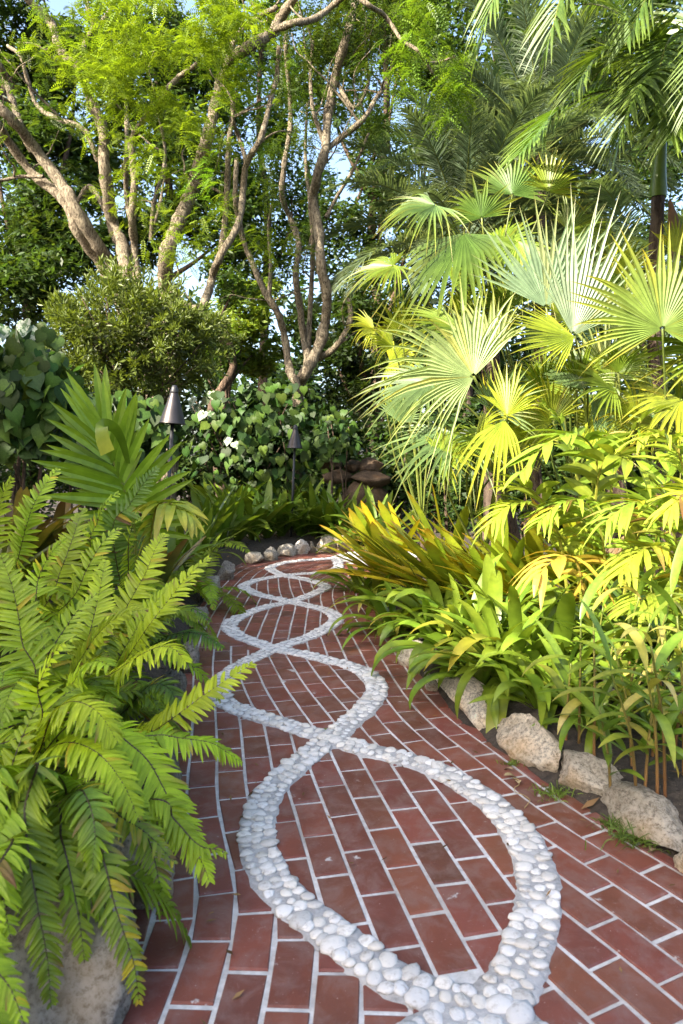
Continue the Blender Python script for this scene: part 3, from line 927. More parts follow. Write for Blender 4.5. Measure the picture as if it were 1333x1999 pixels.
for x, y, rx, ry, Y, rY, n, c in [
    (290, 120, 190, 110, 10.4, 1.0, 620, BR), (430, 90, 110, 100, 10.4, 0.9, 330, BR), (150, 70, 110, 80, 10.9, 1.0, 170, (0.09, 0.15, 0.014)), (320, 20, 200, 60, 10.6, 1.0, 260, BR),
    (410, 250, 80, 70, 10.5, 0.7, 150, BR), (330, 300, 120, 70, 10.8, 0.8, 150, BR), (270, 400, 110, 70, 11.0, 0.8, 120, BR), (330, 470, 110, 60, 10.7, .7, 110, BR),
    (90, 170, 110, 120, 11.5, 1.0, 150, (0.04, 0.08, 0.012)), (70, 400, 130, 120, 12.8, 1.0, 260, (0.04, 0.075, 0.012)), (420, 430, 60, 90, 11.0, .6, 90, BR),  # left lumps darker: dark foliage plus corner falloff put into the leaf colour
    (500, 180, 110, 120, 11.6, 1.0, 320, (0.07, 0.14, 0.016)), (180, 230, 80, 60, 11.2, .6, 120, BR), (400, 350, 40, 70, 10.3, .4, 60, (0.12, 0.24, 0.02)), (520, 470, 80, 90, 12, .8, 170, BR)]:
    sprays(mb, pxl(x, y, rx, ry, Y, rY, int(n * (1.5 if y < 160 else 1.0)), 16, 0.3), 0.215, 8, c, lw=0.26)
sprays(mb, np.repeat(tipsA, 2, 0) + rng.normal(size=(len(tipsA) * 2, 3)) * 0.14, 0.22, 8, (0.11, 0.18, 0.016))
mb.build('crown', M['tree'], treeA)

# ---- the multi-stemmed tree behind the centre
treeB = empty('feathery_tree', (0, 0, 0), 'slender tan tree forking low behind the heart-leaved hedge, centre', 'tree')
lb = []
for name, px, Y, r0, r1, dy, sd_ in [
    ('trunk', [(576, 1045), (577, 940), (578, 860), (580, 800), (584, 752), (598, 724), (617, 690), (632, 640), (638, 580), (626, 515), (622, 450), (611, 392), (620, 340), (635, 290), (640, 225), (654, 150), (674, 80), (690, 20), (700, -30)], 12.6, 18, 11, -.3, 21),
    ('trunk', [(584, 770), (577, 745), (566, 725), (556, 660), (541, 610), (516, 568), (491, 510), (470, 450), (460, 380), (462, 310)], 12.5, 13, 7, 0, 22),
    ('trunk', [(596, 735), (600, 700), (593, 665), (585, 600), (577, 540), (583, 478), (566, 425), (551, 382), (555, 320), (566, 250), (566, 195), (558, 100), (560, 20)], 12.8, 11, 6, .2, 23),
    ('trunk', [(598, 715), (602, 660), (608, 560), (610, 470), (604, 390), (596, 300), (600, 200)], 12.9, 9, 4, .4, 24),
    ('branch', [(606, 715), (618, 702), (646, 685), (668, 660), (684, 620), (680, 575)], 12.5, 11, 7, 0, 25),
    ('branch', [(636, 292), (668, 268), (708, 234), (733, 194), (758, 155), (770, 100)], 12.3, 9, 5, 0, 26),
    ('branch', [(634, 285), (622, 250), (610, 210), (606, 140), (612, 80)], 12.4, 7, 4, 0, 27),
    ('branch', [(655, 155), (690, 210), (718, 165), (715, 110)], 12.6, 6, 4, 0, 28),
    ('branch', [(680, -20), (720, 10), (752, 32), (782, 76), (812, 96), (832, 120), (857, 121), (888, 110)], 10.0, 7, 3, 0, 29),
    ('branch', [(832, 118), (842, 140), (862, 162), (882, 176)], 10.0, 4, 2, 0, 30),
    ('branch', [(525, 590), (528, 520), (524, 450), (530, 400)], 12.8, 6, 4, .2, 31),
    ('branch', [(636, 425), (660, 380), (690, 330), (720, 260)], 12.9, 6, 4, .2, 32)]:
    lb.append(limb(treeB, name, px, Y, r0, r1, M['bark'], 11, dy, 0.34, sd_))
tipsB = wild_branches(treeB, lb[:8], 26, 1.6, 0.02, M['bark'], 5)
mb = MB()
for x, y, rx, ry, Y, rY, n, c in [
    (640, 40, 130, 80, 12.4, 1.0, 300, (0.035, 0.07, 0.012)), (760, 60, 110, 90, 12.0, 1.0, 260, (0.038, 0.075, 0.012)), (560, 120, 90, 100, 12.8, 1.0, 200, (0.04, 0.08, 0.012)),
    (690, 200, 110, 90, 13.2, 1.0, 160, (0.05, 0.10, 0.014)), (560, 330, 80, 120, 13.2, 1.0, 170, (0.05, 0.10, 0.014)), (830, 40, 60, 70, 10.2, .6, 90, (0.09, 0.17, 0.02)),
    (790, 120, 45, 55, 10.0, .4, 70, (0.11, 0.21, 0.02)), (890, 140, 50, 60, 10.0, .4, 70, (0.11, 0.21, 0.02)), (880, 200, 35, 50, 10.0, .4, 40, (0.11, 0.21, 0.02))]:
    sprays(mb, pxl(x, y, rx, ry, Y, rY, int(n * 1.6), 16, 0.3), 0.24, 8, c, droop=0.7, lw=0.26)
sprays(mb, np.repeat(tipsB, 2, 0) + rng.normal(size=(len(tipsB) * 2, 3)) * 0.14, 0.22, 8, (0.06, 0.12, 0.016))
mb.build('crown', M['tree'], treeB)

# ---- trees further back: each a trunk, limbs and a leafy crown
DENS = 2.4
def back_tree(label, x, Y, base, top, r_trunk, blobs, size, col, mat='dark_bark', yel=0.15, seed=1):
    "blobs: pixel ellipses of foliage (x, y, rx, ry, dY, leaves)"
    t = empty('broadleaf_tree', (0, 0, 0), label, 'tree', 'trees far behind the garden')
    P0 = at(x, base, Y); P0.z = 0
    rs = random.Random(seed)
    pts = [P0]
    tp = at(top[0], top[1], Y)
    for k in range(1, 6):
        pts.append(P0.lerp(tp, k / 5) + Vector((rs.uniform(-.25, .25), rs.uniform(-.25, .25), 0)))
    Q = smooth_path(np.array(pts), 5); mb = MB()
    tube(mb, Q, np.linspace(r_trunk, r_trunk * 0.35, len(Q)), 9, wob=0.2, seed=seed); mb.build('trunk', M[mat], t, smooth=True)
    mb = MB(); lf = MB()
    for (bx, by, rx, ry, dY, n) in blobs:
        k = (Y + dY) / FPX
        c = at(bx, by, Y + dY)
        i = rs.randrange(len(Q) // 3, len(Q))
        B = smooth_path(np.array([Q[i], (Vector(Q[i]) * 0.5 + c * 0.5) + Vector((rs.uniform(-.4, .4), 0, rs.uniform(-.2, .5))), c]), 6)
        mb = MB(); tube(mb, B, np.linspace(r_trunk * 0.4, r_trunk * 0.12, len(B)), 6); mb.build('branch', M[mat], t, smooth=True)
        leaves(lf, lumps(int(n * DENS), c, (rx * k, min(rx, ry) * k, ry * k), 20, 0.36), size * 1.1, col=col, var=0.45, yel=yel)
    lf.build('crown', M['tree'], t)
    return t
DK = (0.042, 0.082, 0.016)
back_tree('dark broadleaf tree filling the upper left corner behind the leaning trunks', 60, 17, 900, (40, 150), 0.22,
    [(20, 60, 130, 130, 0, 3200), (40, 240, 130, 110, 0, 2800), (30, 420, 130, 100, -.5, 2600), (120, 330, 100, 110, .6, 2200), (40, 560, 130, 90, -1, 2600), (150, 120, 90, 110, .5, 2000), (150, 480, 90, 80, .2, 1800)], 0.17, DK, seed=1)
back_tree('dark broadleaf tree between the tan stems, left of centre', 320, 19, 900, (320, 120), 0.2,
    [(280, 60, 120, 120, 0, 2600), (380, 180, 110, 120, 0, 2600), (250, 260, 90, 110, .5, 1800), (370, 340, 110, 110, 0, 2600), (300, 450, 100, 80, 0, 2000), (430, 470, 80, 90, -.4, 1600)], 0.17, DK, seed=2)
back_tree('sparse broadleaf tree showing sky gaps behind the centre fork', 520, 21, 900, (520, 60), 0.18,
    [(520, 40, 120, 120, 0, 2300), (500, 230, 100, 120, 0, 1900), (570, 380, 100, 110, 0, 1900), (470, 380, 70, 90, 0, 1300), (500, 520, 110, 80, 0, 1000)], 0.16, (0.035, 0.075, 0.014), seed=3)
back_tree('tall dark broadleaf tree behind the date palm fronds, top centre', 740, 20, 900, (740, 40), 0.2,
    [(700, 10, 110, 90, 0, 2300), (800, 30, 110, 110, 0, 2600), (860, 160, 90, 100, 0, 1700), (640, 160, 80, 110, 0, 1400), (740, 310, 80, 80, 0, 1000), (660, 480, 90, 90, 0, 1500), (780, 430, 90, 90, 0, 1600)], 0.17, (0.036, 0.072, 0.016), seed=4)
back_tree('dark broadleaf tree behind the palms at the upper right', 1080, 19, 900, (1080, 100), 0.2,
    [(960, 90, 120, 120, 0, 2300), (1080, 180, 130, 130, 0, 2600), (1200, 100, 130, 130, 0, 2600), (1280, 280, 110, 130, 0, 2300), (1060, 380, 130, 110, 0, 2300), (900, 280, 110, 110, 0, 2000), (1210, 450, 130, 120, 0, 2200), (930, 440, 110, 100, 0, 1600)], 0.18, (0.034, 0.068, 0.016), seed=5)
back_tree('bright young tree in a sunny gap left of the forked trunk', 455, 16, 900, (470, 600), 0.1,
    [(440, 640, 70, 60, 0, 1100), (490, 590, 70, 60, 0.5, 900), (400, 680, 50, 40, -.3, 500), (500, 690, 70, 50, 1, 900)], 0.15, (0.13, 0.20, 0.025), yel=0.6, seed=6)
back_tree('low dark tree closing the gap right of the forked trunk', 720, 17, 900, (720, 620), 0.14,
    [(640, 650, 80, 90, 0, 1600), (720, 600, 80, 80, 0, 1600), (690, 740, 90, 80, 0, 1800), (800, 700, 90, 100, 0, 1800)], 0.14, (0.03, 0.06, 0.014), seed=7)
back_tree('crooked dark-barked tree between the shrub and the forked trunk', 440, 14.5, 900, (432, 640), 0.16,
    [(400, 640, 50, 40, 0, 300), (460, 560, 60, 40, 0, 350), (430, 700, 50, 30, 0, 350)], 0.13, (0.05, 0.10, 0.016), seed=8)
# ---- unseen trees beside and behind the camera, sized to shade the path
def shade_tree(label, loc, h, r, n, seed):
    t = empty('broadleaf_tree', (0, 0, 0), label, 'tree', 'trees shading the path')
    rs = random.Random(seed); x, y = loc
    Q = smooth_path(np.array([(x, y, 0), (x + .1, y, h * .3), (x - .1, y + .1, h * .6), (x, y, h * .85)]), 5); mb = MB()
    tube(mb, Q, np.linspace(0.16, 0.05, len(Q)), 9, wob=0.2); mb.build('trunk', M['bark'], t, smooth=True)
    lf = MB(); leaves(lf, lumps(n, (x, y, h * 0.58), (r, r, h * 0.42), 26, 0.36), 0.2, col=(0.05, 0.10, 0.016)); lf.build('crown', M['tree'], t)
for k, (x, y, h, r) in enumerate([(-6.2, -5.0, 7.5, 2.0), (-6.4, -2.2, 6.5, 1.8), (-6.5, 0.8, 5.9, 1.8), (-6.6, 3.6, 5.6, 1.8), (-7.1, 6.4, 5.2, 1.8)]):
    shade_tree(['leafy tree behind the camera, first of the shade row', 'leafy tree left of the camera, second of the shade row', 'leafy tree left of the ferns, third of the shade row', 'leafy tree left of the ferns, fourth of the shade row', 'leafy tree left of the shrub, last of the shade row'][k], (x, y), h, r, (12000, 6800, 9000, 11000, 11000)[k], 40 + k)

def added_umbrella_tree(label, x, y, z, r, n, seed):  # unseen tree added so its flat crown blocks sun from the path
    t = empty('added_umbrella_tree', (0, 0, 0), label, 'tree', 'trees shading the path')
    Q = smooth_path(np.array([(x - .3, y, 0), (x - .1, y + .1, z * .4), (x, y, z - 1.4)]), 6); mb = MB()
    tube(mb, Q, np.linspace(0.2, 0.11, len(Q)), 10, wob=0.25); mb.build('trunk', M['bark'], t, smooth=True)
    for k in range(7):
        a = k * 0.9 + seed; e = (x + math.cos(a) * r * .75, y + math.sin(a) * r * .75, z + .1)
        B = smooth_path(np.array([(x, y, z - 1.45), (x + math.cos(a) * r * .3, y + math.sin(a) * r * .3, z - .5), e]), 5); mb = MB()
        tube(mb, B, np.linspace(0.07, 0.02, len(B)), 7); mb.build('branch', M['bark'], t, smooth=True)
    lf = MB(); leaves(lf, lumps(n, (x, y, z), (r, r, 0.55), 40, 0.3), 0.2, col=(0.06, 0.12, 0.016)); lf.build('crown', M['tree'], t)
added_umbrella_tree('unseen flat-topped tree added left of the camera to shade the near path', -7.7, -4.5, 7.0, 2.0, 8000, 1)
added_umbrella_tree('unseen flat-topped tree added left of the ferns to shade the far path', -7.8, -1.2, 6.7, 1.8, 6000, 2)

# ---- the mass of greenery that closes the horizon
lf = MB()
for k in range(46):
    a = -1.25 + 2.5 * (k + U(-.4, .4)) / 45
    d = U(27, 36)
    h = U(3.0, 5.4)
    leaves(lf, lumps(1900, (d * math.sin(a), d * math.cos(a), h * 0.9), (2.6, 1.6, h), 10, 0.45), 0.42, col=(0.03, 0.06, 0.014), var=0.5, asp=0.55)
o = lf.build('treeline', M['tree'])
tag(o, 'far dense greenery closing the view behind the garden', 'greenery', kind='stuff')

# ---- dark shrubs standing under the far trees
rs = random.Random(77)
for k, (x, Y, h) in enumerate([(-60, 12.5, 2.6), (60, 13.5, 2.4), (170, 14.5, 2.6), (280, 15, 2.4), (370, 15.5, 2.0), (455, 16.5, 1.9), (540, 16, 2.0), (630, 15, 2.1), (700, 13.8, 2.2), (780, 12.5, 2.3), (860, 11, 2.2), (950, 10.2, 2.3), (1040, 9.8, 2.3), (1130, 9.4, 2.4), (1220, 9.0, 2.4), (1320, 8.8, 2.5), (1420, 8.5, 2.5)]):
    c = at(x, 905, Y); w = 78 * Y / FPX
    t = empty('dark_shrub', (0, 0, 0), ['dark shrub at the left rim under the far trees', 'dark shrub under the leaning left trunks', 'dark shrub behind the rounded bush, left half', 'dark shrub behind the rounded bush, right half', 'dark shrub behind the near torch head', 'dark shrub in the sunny gap left of the fork', 'dark shrub behind the forked trunk', 'dark shrub right of the forked trunk', 'dark shrub above the rock pile', 'dark shrub behind the left fan palm tips', 'dark shrub behind the blue-green fan leaves', 'dark shrub behind the big pale fan leaf', 'dark shrub behind the silvery fans, left', 'dark shrub behind the silvery fans, middle', 'dark shrub behind the silvery fans, right', 'dark shrub behind the round leaf at the right rim', 'dark shrub just past the right rim'][k], 'shrub', 'dark shrubs in the background')
    for q in range(4):
        p = Vector((c.x + rs.uniform(-.2, .2), Y + rs.uniform(-.2, .2), 0)); e = Vector((c.x + rs.uniform(-.6, .6) * w, Y + rs.uniform(-.3, .3), h * rs.uniform(.5, .9)))
        Q = smooth_path(np.array([p, p.lerp(e, .5) + Vector((0, 0, .2)), e]), 4); mb = MB(); tube(mb, Q, np.linspace(.03, .01, len(Q)), 6); mb.build('branch', M['dark_bark'], t, smooth=True)
    lf = MB(); leaves(lf, lumps(3600, (c.x, Y, h * 0.5), (w, w * .7, h * .52), 22, .36), 0.14, .45, .5, (0.035, 0.07, 0.016), .5, yel=.15)
    lf.build('crown', M['tree'], t)
# ================================================================== leaf shapes
def fan_leaf(hub, tip, nrm, spread=200, nseg=34, fuse=0.5, droop=0.25, col=(0.16, 0.22, 0.1), tipc=(0.2, 0.22, 0.05), fold=0.8, cup=0.12, rs=None, ragged=0.22):
    "one palmate blade: pleated segments joined near the hub, free and tapering outside"
    rs = rs or random
    hub = Vector(hub); tip = Vector(tip)
    R_ = (tip - hub).length
    y = (tip - hub).normalized(); x = y.cross(Vector(nrm)).normalized(); z = x.cross(y)
    mb = MB()
    da = R(spread) / nseg
    ts = np.array([0.03, 0.2, fuse * 0.75, fuse, 0.62, 0.74, 0.86, 0.95, 1.0])
    ang = (np.arange(nseg) - (nseg - 1) / 2) * da
    base_w = np.tan(da / 2) * 1.02
    X, Yv, Z = (np.array(v) for v in (x, y, z))
    V = []; C = []
    c0 = np.array(col); c1 = np.array(tipc)
    for a in ang:
        rel = abs(a) / R(spread / 2)
        Ls = R_ * (1 - 0.30 * rel ** 2) * (1 + rs.uniform(-ragged, ragged * 0.5))
        d = math.cos(a) * Yv + math.sin(a) * X
        sd_ = -math.sin(a) * Yv + math.cos(a) * X
        aa = rs.uniform(-.13, .13)
        dr = droop * rs.uniform(0.6, 1.5)
        tint = rs.uniform(0.8, 1.15) * (np.array([1.15, 0.95, 0.7]) if rs.random() < 0.12 else np.ones(3))
        snap = rs.random() < 0.2
        for t in ts:
            r_ = t * Ls
            if t <= fuse: hw = r_ * base_w
            else: hw = fuse * Ls * base_w * max((1 - (t - fuse) / (1 - fuse)) ** 0.9, 0.02)
            o = max(t - fuse, 0)
            p = d * r_ + sd_ * aa * o * Ls + Z * (cup * R_ * t * t * (1 if t < fuse else 1))
            p = np.array(hub) + p
            p[2] -= dr * Ls * (max(t - 0.35, 0) ** 2) * (3.2 if snap else 1.2)
            lift = Z * hw * fold
            V += [p - sd_ * hw + lift, p, p + sd_ * hw + lift]
            k = t ** 3
            cc = (c0 * (1 - k) + c1 * k) * tint
            if t > 0.94: cc = cc * 0.6 + np.array([0.25, 0.17, 0.06]) * 0.4
            C += [cc * 0.94, cc * 1.08, cc * 0.94]
    k = len(ts)
    i = np.arange(k - 1)[:, None]; s = np.arange(2)[None, :]
    F = np.stack([i * 3 + s, i * 3 + s + 1, (i + 1) * 3 + s + 1, (i + 1) * 3 + s], -1).reshape(-1, 4)
    F = (F[None] + (np.arange(nseg) * k * 3)[:, None, None]).reshape(-1, 4)
    mb.add(np.array(V), F, np.array(C))
    return mb
def pinnate(P, rr, Lmax, pairs, wid, col, tipc=None, prof=None, ang=(75, 35), droop=0.35, fold=0.25, lift=0.25, start=0.12, rcol=(0.10, 0.11, 0.03), up=(0, 0, 1), jit=0.06, blade=None, skip=0.0, mats=(0, 1), curl=0.0, roll=0.0, spoil=0.0):
    """a frond: a tapering midrib P (points) with two rows of leaflets.
    ang: angle to the midrib at the base and the tip; lift: how far the rows rise out of the frond's plane"""
    P = smooth_path(np.asarray(P, float), 8)
    mb = MB()
    tube(mb, P, np.linspace(rr, rr * 0.2, len(P)), 5, rcol, mats[1])
    s = np.concatenate([[0], np.cumsum(np.linalg.norm(np.diff(P, axis=0), axis=1))]); s /= s[-1]
    T = unit(np.gradient(P, axis=0))
    t = np.linspace(start, 0.985, pairs)
    blade = blade or [(0, 0.35), (0.15, 0.9), (0.4, 1.0), (0.7, 0.78), (0.9, 0.35), (1.0, 0.02)]
    prof = prof or (lambda u: math.sin(PI * min(max(0.10 + 0.86 * u, 0), 1)) ** 0.6)
    tipc = tipc if tipc is not None else col
    U_ = np.array(up, float)
    for sg in (-1, 1):
        tt = np.clip(t + rng.uniform(-.25, .25, pairs) / pairs, 0, 0.995)
        keep = rng.random(pairs) >= skip
        tt = tt[keep]; n = len(tt)
        base = np.stack([np.interp(tt, s, P[:, q]) for q in range(3)], 1)
        tv = unit(np.stack([np.interp(tt, s, T[:, q]) for q in range(3)], 1))
        side = unit(np.cross(tv, U_)) * sg
        upv = unit(np.cross(side * sg, tv))
        a = np.radians(ang[0] + (ang[1] - ang[0]) * np.clip((tt - start) / (1 - start), 0, 1)) + rng.normal(size=n) * jit
        d = np.cos(a)[:, None] * tv + np.sin(a)[:, None] * (side * math.cos(lift) + upv * math.sin(lift))
        d = unit(d + rng.normal(size=(n, 3)) * jit * 0.6)
        L = Lmax * np.array([prof((q - start) / (1 - start)) for q in tt]) * rng.uniform(0.92, 1.06, n)
        sv = unit(np.cross(upv, d)); uv = np.cross(d, sv)
        if roll: sv = unit(sv * math.cos(roll) + uv * math.sin(roll) * sg); uv = np.cross(d, sv)
        v = rng.uniform(0.82, 1.18, (n, 1))
        c0 = np.asarray(col) * v; c1 = np.asarray(tipc) * v
        if spoil:
            bad = (rng.random(n) < spoil)[:, None]; brown = (rng.random(n) < 0.35)[:, None]
            bc = np.where(brown, np.array([[0.11, 0.05, 0.02]]), np.array([[0.36, 0.29, 0.02]]))
            c0 = np.where(bad, bc * 0.8 + c0 * 0.2, c0); c1 = np.where(bad, bc, c1)
            c1 = np.where((rng.random(n) < spoil * 1.5)[:, None], np.array([[0.2, 0.12, 0.04]]), c1)
        ribbons(mb, base, d, sv, uv, L, wid * (0.55 + 0.45 * L / Lmax), blade, droop * rng.uniform(0.4, 1.6, n), fold, c0, c1, mats[0], curl)
    return mb
STRAP = [(0, 0.55), (0.12, 0.7), (0.3, 0.92), (0.5, 1.0), (0.68, 0.92), (0.82, 0.7), (0.93, 0.36), (1, 0.03)]
def strap_mesh(name, mat, bend, col, tipc, w=0.1, fold=0.35, prof=STRAP, twist=0.0, tipkink=0.0, pw=2.0):
    "a blade of unit length rising along +Y; bend curls it down towards -Z over its length"
    mb = MB(); V = []; C = []
    k = 13
    p = np.zeros(3); a = 0.0
    tp = [q[0] for q in prof]; tw = [q[1] for q in prof]
    for i in range(k):
        t = i / (k - 1)
        hw = np.interp(t, tp, tw) * w / 2
        kink = tipkink * max(t - 0.7, 0) * 3
        a = -(bend * t ** 1.3 + kink)
        d = np.array([0, math.cos(a), math.sin(a)]); u = np.array([0, -math.sin(a), math.cos(a)])
        if i: p = p + d / (k - 1)
        tw_ = twist * t
        s = np.array([math.cos(tw_), 0, 0]) + u * math.sin(tw_); u2 = u * math.cos(tw_) - np.array([math.sin(tw_), 0, 0])
        f = fold * (1 - 0.6 * t)
        V += [p - s * hw + u2 * hw * f, p, p + s * hw + u2 * hw * f]
        c = np.array(col) * (1 - t ** pw) + np.array(tipc) * t ** pw
        C += [c * 0.95, c * 1.1, c * 0.95]
    i = np.arange(k - 1)[:, None]; s = np.arange(2)[None, :]
    F = np.stack([i * 3 + s, i * 3 + s + 1, (i + 1) * 3 + s + 1, (i + 1) * 3 + s], -1).reshape(-1, 4)
    mb.add(np.array(V), F, np.array(C))
    return mb.mesh(name, M[mat], True)
def spread_leaves(plant, metas, n, L, tilt, seed, s_w=(0.9, 1.15), lean=None, base_r=0.03, name='leaf', az=None, phase=None, zoff=0.0):
    "a rosette of shared blades; tilt = (inner, outer) angle from upright in degrees"
    rs = random.Random(seed)
    for k in range(n):
        a = (k * 2.39996 + rs.uniform(-.3, .3)) if az is None else rs.uniform(*az)
        u = (k + 0.5) / n
        th = R(tilt[0] + (tilt[1] - tilt[0]) * u + rs.uniform(-8, 8))
        d = Vector((math.sin(a) * math.sin(th), math.cos(a) * math.sin(th), math.cos(th)))
        if lean is not None: d = (d + Vector(lean)).normalized()
        hz = Vector((d.x, d.y, 0)); hz = hz.normalized() if hz.length > 1e-4 else Vector((1, 0, 0))
        nrm = Vector((0, 0, 1)) if d.z < 0.95 else -hz
        l = L * rs.uniform(0.72, 1.12)
        inst(name, rs.choice(metas), frame(hz * base_r + Vector((0, 0, zoff)), d, nrm, (l * rs.uniform(*s_w), l, l)), plant)
def place(x, y, z=None):
    return Vector((x, y, gz(x, y) if z is None else z))
def on(px, py):
    "ground point of a bed seen at a pixel (beds lie about 0.12 m above the path)"
    p = gp(px, py, 0.10)
    return Vector((p.x, p.y, gz(p.x, p.y) - 0.02))
# ================================================================== right side
# ---- fan palms
SIL, SILT = (0.27, 0.33, 0.14), (0.29, 0.32, 0.07)
GRN, GRNT = (0.14, 0.21, 0.022), (0.20, 0.23, 0.025)
YGR, YGRT = (0.25, 0.30, 0.025), (0.32, 0.31, 0.03)
BLU, BLUT = (0.12, 0.19, 0.075), (0.17, 0.21, 0.05)
def fan_palm(label, base, rt, height, specs, seed, dead=0):
    rs = random.Random(seed)
    t = empty('fan_palm', (0, 0, 0), label, 'palm', 'fan palms right of the path')
    b0 = Vector(base); b0.z = gz(b0.x, b0.y) - 0.05
    top = b0 + Vector((rs.uniform(-.1, .1), rs.uniform(-.1, .1), height))
    Q = smooth_path(np.array([b0, b0.lerp(top, .5) + Vector((.03, 0, 0)), top]), 6); mb = MB()
    tube(mb, Q, np.linspace(rt * 1.15, rt, len(Q)), 10, wob=0.25); mb.build('trunk', M['palm_bark'], t, smooth=True)
    for sp in specs:
        hub, tip, nrm, spread, c, ct = sp[:6]
        kw = sp[6] if len(sp) > 6 else {}
        h = at(*hub); tp = at(*tip)
        mb = fan_leaf(h, tp, nrm, spread, kw.get('n', 34), kw.get('fuse', 0.5), kw.get('droop', 0.3), c, ct, rs=rs, cup=kw.get('cup', 0.1))
        lf = mb.build('leaf', M['fan'], t)
        src = top if 'from' not in kw else at(*kw['from'])
        mid = (src * 0.5 + h * 0.5) + Vector((0, 0, 0.16)) + (h - tp).normalized() * 0.12
        S = smooth_path(np.array([src, mid, h]), 7); mb = MB()
        tube(mb, S, np.linspace(0.013, 0.007, len(S)), 6, (0.17, 0.21, 0.05)); mb.build('leaf_stalk', M['gloss'], lf, smooth=True)
    for k in range(dead):
        a = rs.uniform(0, 6.28); p = top + Vector((0.12 * math.cos(a), 0.12 * math.sin(a), -0.1)); q = p + Vector((0.5 * math.cos(a), 0.5 * math.sin(a), -0.7))
        mb = fan_leaf(p.lerp(q, .5), q, (math.cos(a), math.sin(a), .5), 70, 14, 0.5, 0.9, (0.20, 0.14, 0.08), (0.16, 0.11, 0.06), rs=rs)
        mb.build('dead_leaf', M['dry'], t)
    return t
fan_palm('fan palm with the big pale leaf reaching out over the bromeliads', at(1010, 900, 5.9), 0.07, 0.75, [
    ((925, 735, 5.0), (728, 590, 5.0), (-0.35, -0.8, 0.45), 200, SIL, SILT, dict(n=40, droop=0.5, fuse=0.4, cup=0.2)),
    ((990, 812, 4.6), (1000, 700, 4.75), (0.1, -1, 0.35), 120, YGR, YGRT, dict(n=22)),
    ((985, 820, 4.6), (940, 940, 4.35), (-0.3, -0.8, 0.6), 85, YGR, YGRT, dict(n=12, droop=0.6)),
    ((838, 745, 5.5), (695, 790, 5.5), (-0.2, -0.6, 0.75), 200, BLU, BLUT, dict(n=32, droop=0.4)),
    ((890, 845, 5.4), (785, 930, 5.0), (-0.2, -0.6, 0.75), 170, BLU, BLUT, dict(n=28, droop=0.35)),
    ((960, 700, 5.5), (900, 560, 5.6), (-0.3, -0.9, 0.2), 130, SIL, SILT, dict(n=24)),
    ((900, 640, 5.9), (770, 640, 5.6), (-0.2, -0.7, 0.7), 180, GRN, GRNT, dict(n=30))], 1, dead=3)
fan_palm('fan palm with two tall silvery upright fans', at(1110, 900, 5.9), 0.08, 0.85, [
    ((1118, 655, 5.2), (1195, 385, 5.3), (0.15, -1, 0.12), 100, (0.23, 0.30, 0.20), (0.24, 0.29, 0.14), dict(n=22, droop=0.06, fuse=0.42, cup=0.05)),
    ((1066, 600, 5.5), (1060, 365, 5.6), (-0.25, -1, 0.1), 120, (0.19, 0.27, 0.17), (0.21, 0.27, 0.12), dict(n=24, droop=0.06, fuse=0.45, cup=0.05)),
    ((1122, 657, 5.1), (975, 655, 4.9), (-0.2, -0.85, 0.5), 105, YGR, YGRT, dict(n=24, droop=0.12)),
    ((1140, 760, 5.3), (1080, 640, 5.5), (0, -1, 0.3), 120, BLU, BLUT, dict(n=20)),
    ((1180, 740, 5.6), (1230, 600, 5.7), (0.1, -1, 0.3), 140, SIL, SILT, dict(n=24)),
    ((1060, 770, 5.4), (1010, 690, 5.2), (-0.2, -1, 0.4), 160, GRN, GRNT, dict(n=24))], 2, dead=3)
fan_palm('fan palm with a full round leaf at the right rim of the picture', at(1320, 900, 5.6), 0.10, 1.0, [
    ((1293, 642, 5.0), (1302, 430, 5.05), (-0.1, -1, 0.25), 250, (0.15, 0.22, 0.05), YGRT, dict(n=46, droop=0.15)),
    ((1390, 690, 5.2), (1400, 500, 5.2), (-0.1, -1, 0.25), 260, GRN, GRNT, {}),
    ((1240, 660, 5.9), (1215, 520, 6.0), (0, -1, 0.2), 130, SIL, SILT, dict(n=22)),
    ((1330, 780, 5.3), (1230, 830, 5.0), (-0.2, -0.8, 0.6), 150, YGR, YGRT, dict(n=24))], 3, dead=4)
fan_palm('taller green fan palm behind the silvery fans', at(960, 900, 7.2), 0.09, 2.3, [
    ((768, 518, 6.4), (662, 545, 6.5), (-0.1, -0.6, 0.8), 250, GRN, GRNT, dict(n=36, droop=0.35)),
    ((905, 455, 6.4), (835, 620, 6.0), (-0.4, -0.7, 0.5), 150, (0.07, 0.13, 0.025), GRNT, dict(n=26, droop=0.5)),
    ((940, 425, 6.6), (925, 335, 6.7), (-0.2, -1, 0.2), 200, (0.06, 0.12, 0.02), GRNT, dict(n=26)),
    ((850, 400, 6.6), (740, 430, 6.4), (-0.3, -0.7, 0.6), 200, (0.08, 0.14, 0.04), GRNT, dict(n=32, droop=0.5)),
    ((1072, 375, 6.8), (1088, 285, 6.9), (0.2, -1, 0.3), 180, (0.20, 0.28, 0.03), YGRT, dict(n=24)),
    ((1010, 470, 6.6), (980, 560, 6.3), (0, -0.8, 0.5), 180, GRN, GRNT, dict(n=26, droop=0.5)),
    ((1000, 380, 7.0), (1010, 290, 7.2), (0, -1, 0.3), 200, (0.07, 0.13, 0.03), GRNT, dict(n=28)),
    ((1110, 450, 7.0), (1190, 400, 7.1), (0, -1, 0.4), 200, GRN, GRNT, dict(n=28))], 4)
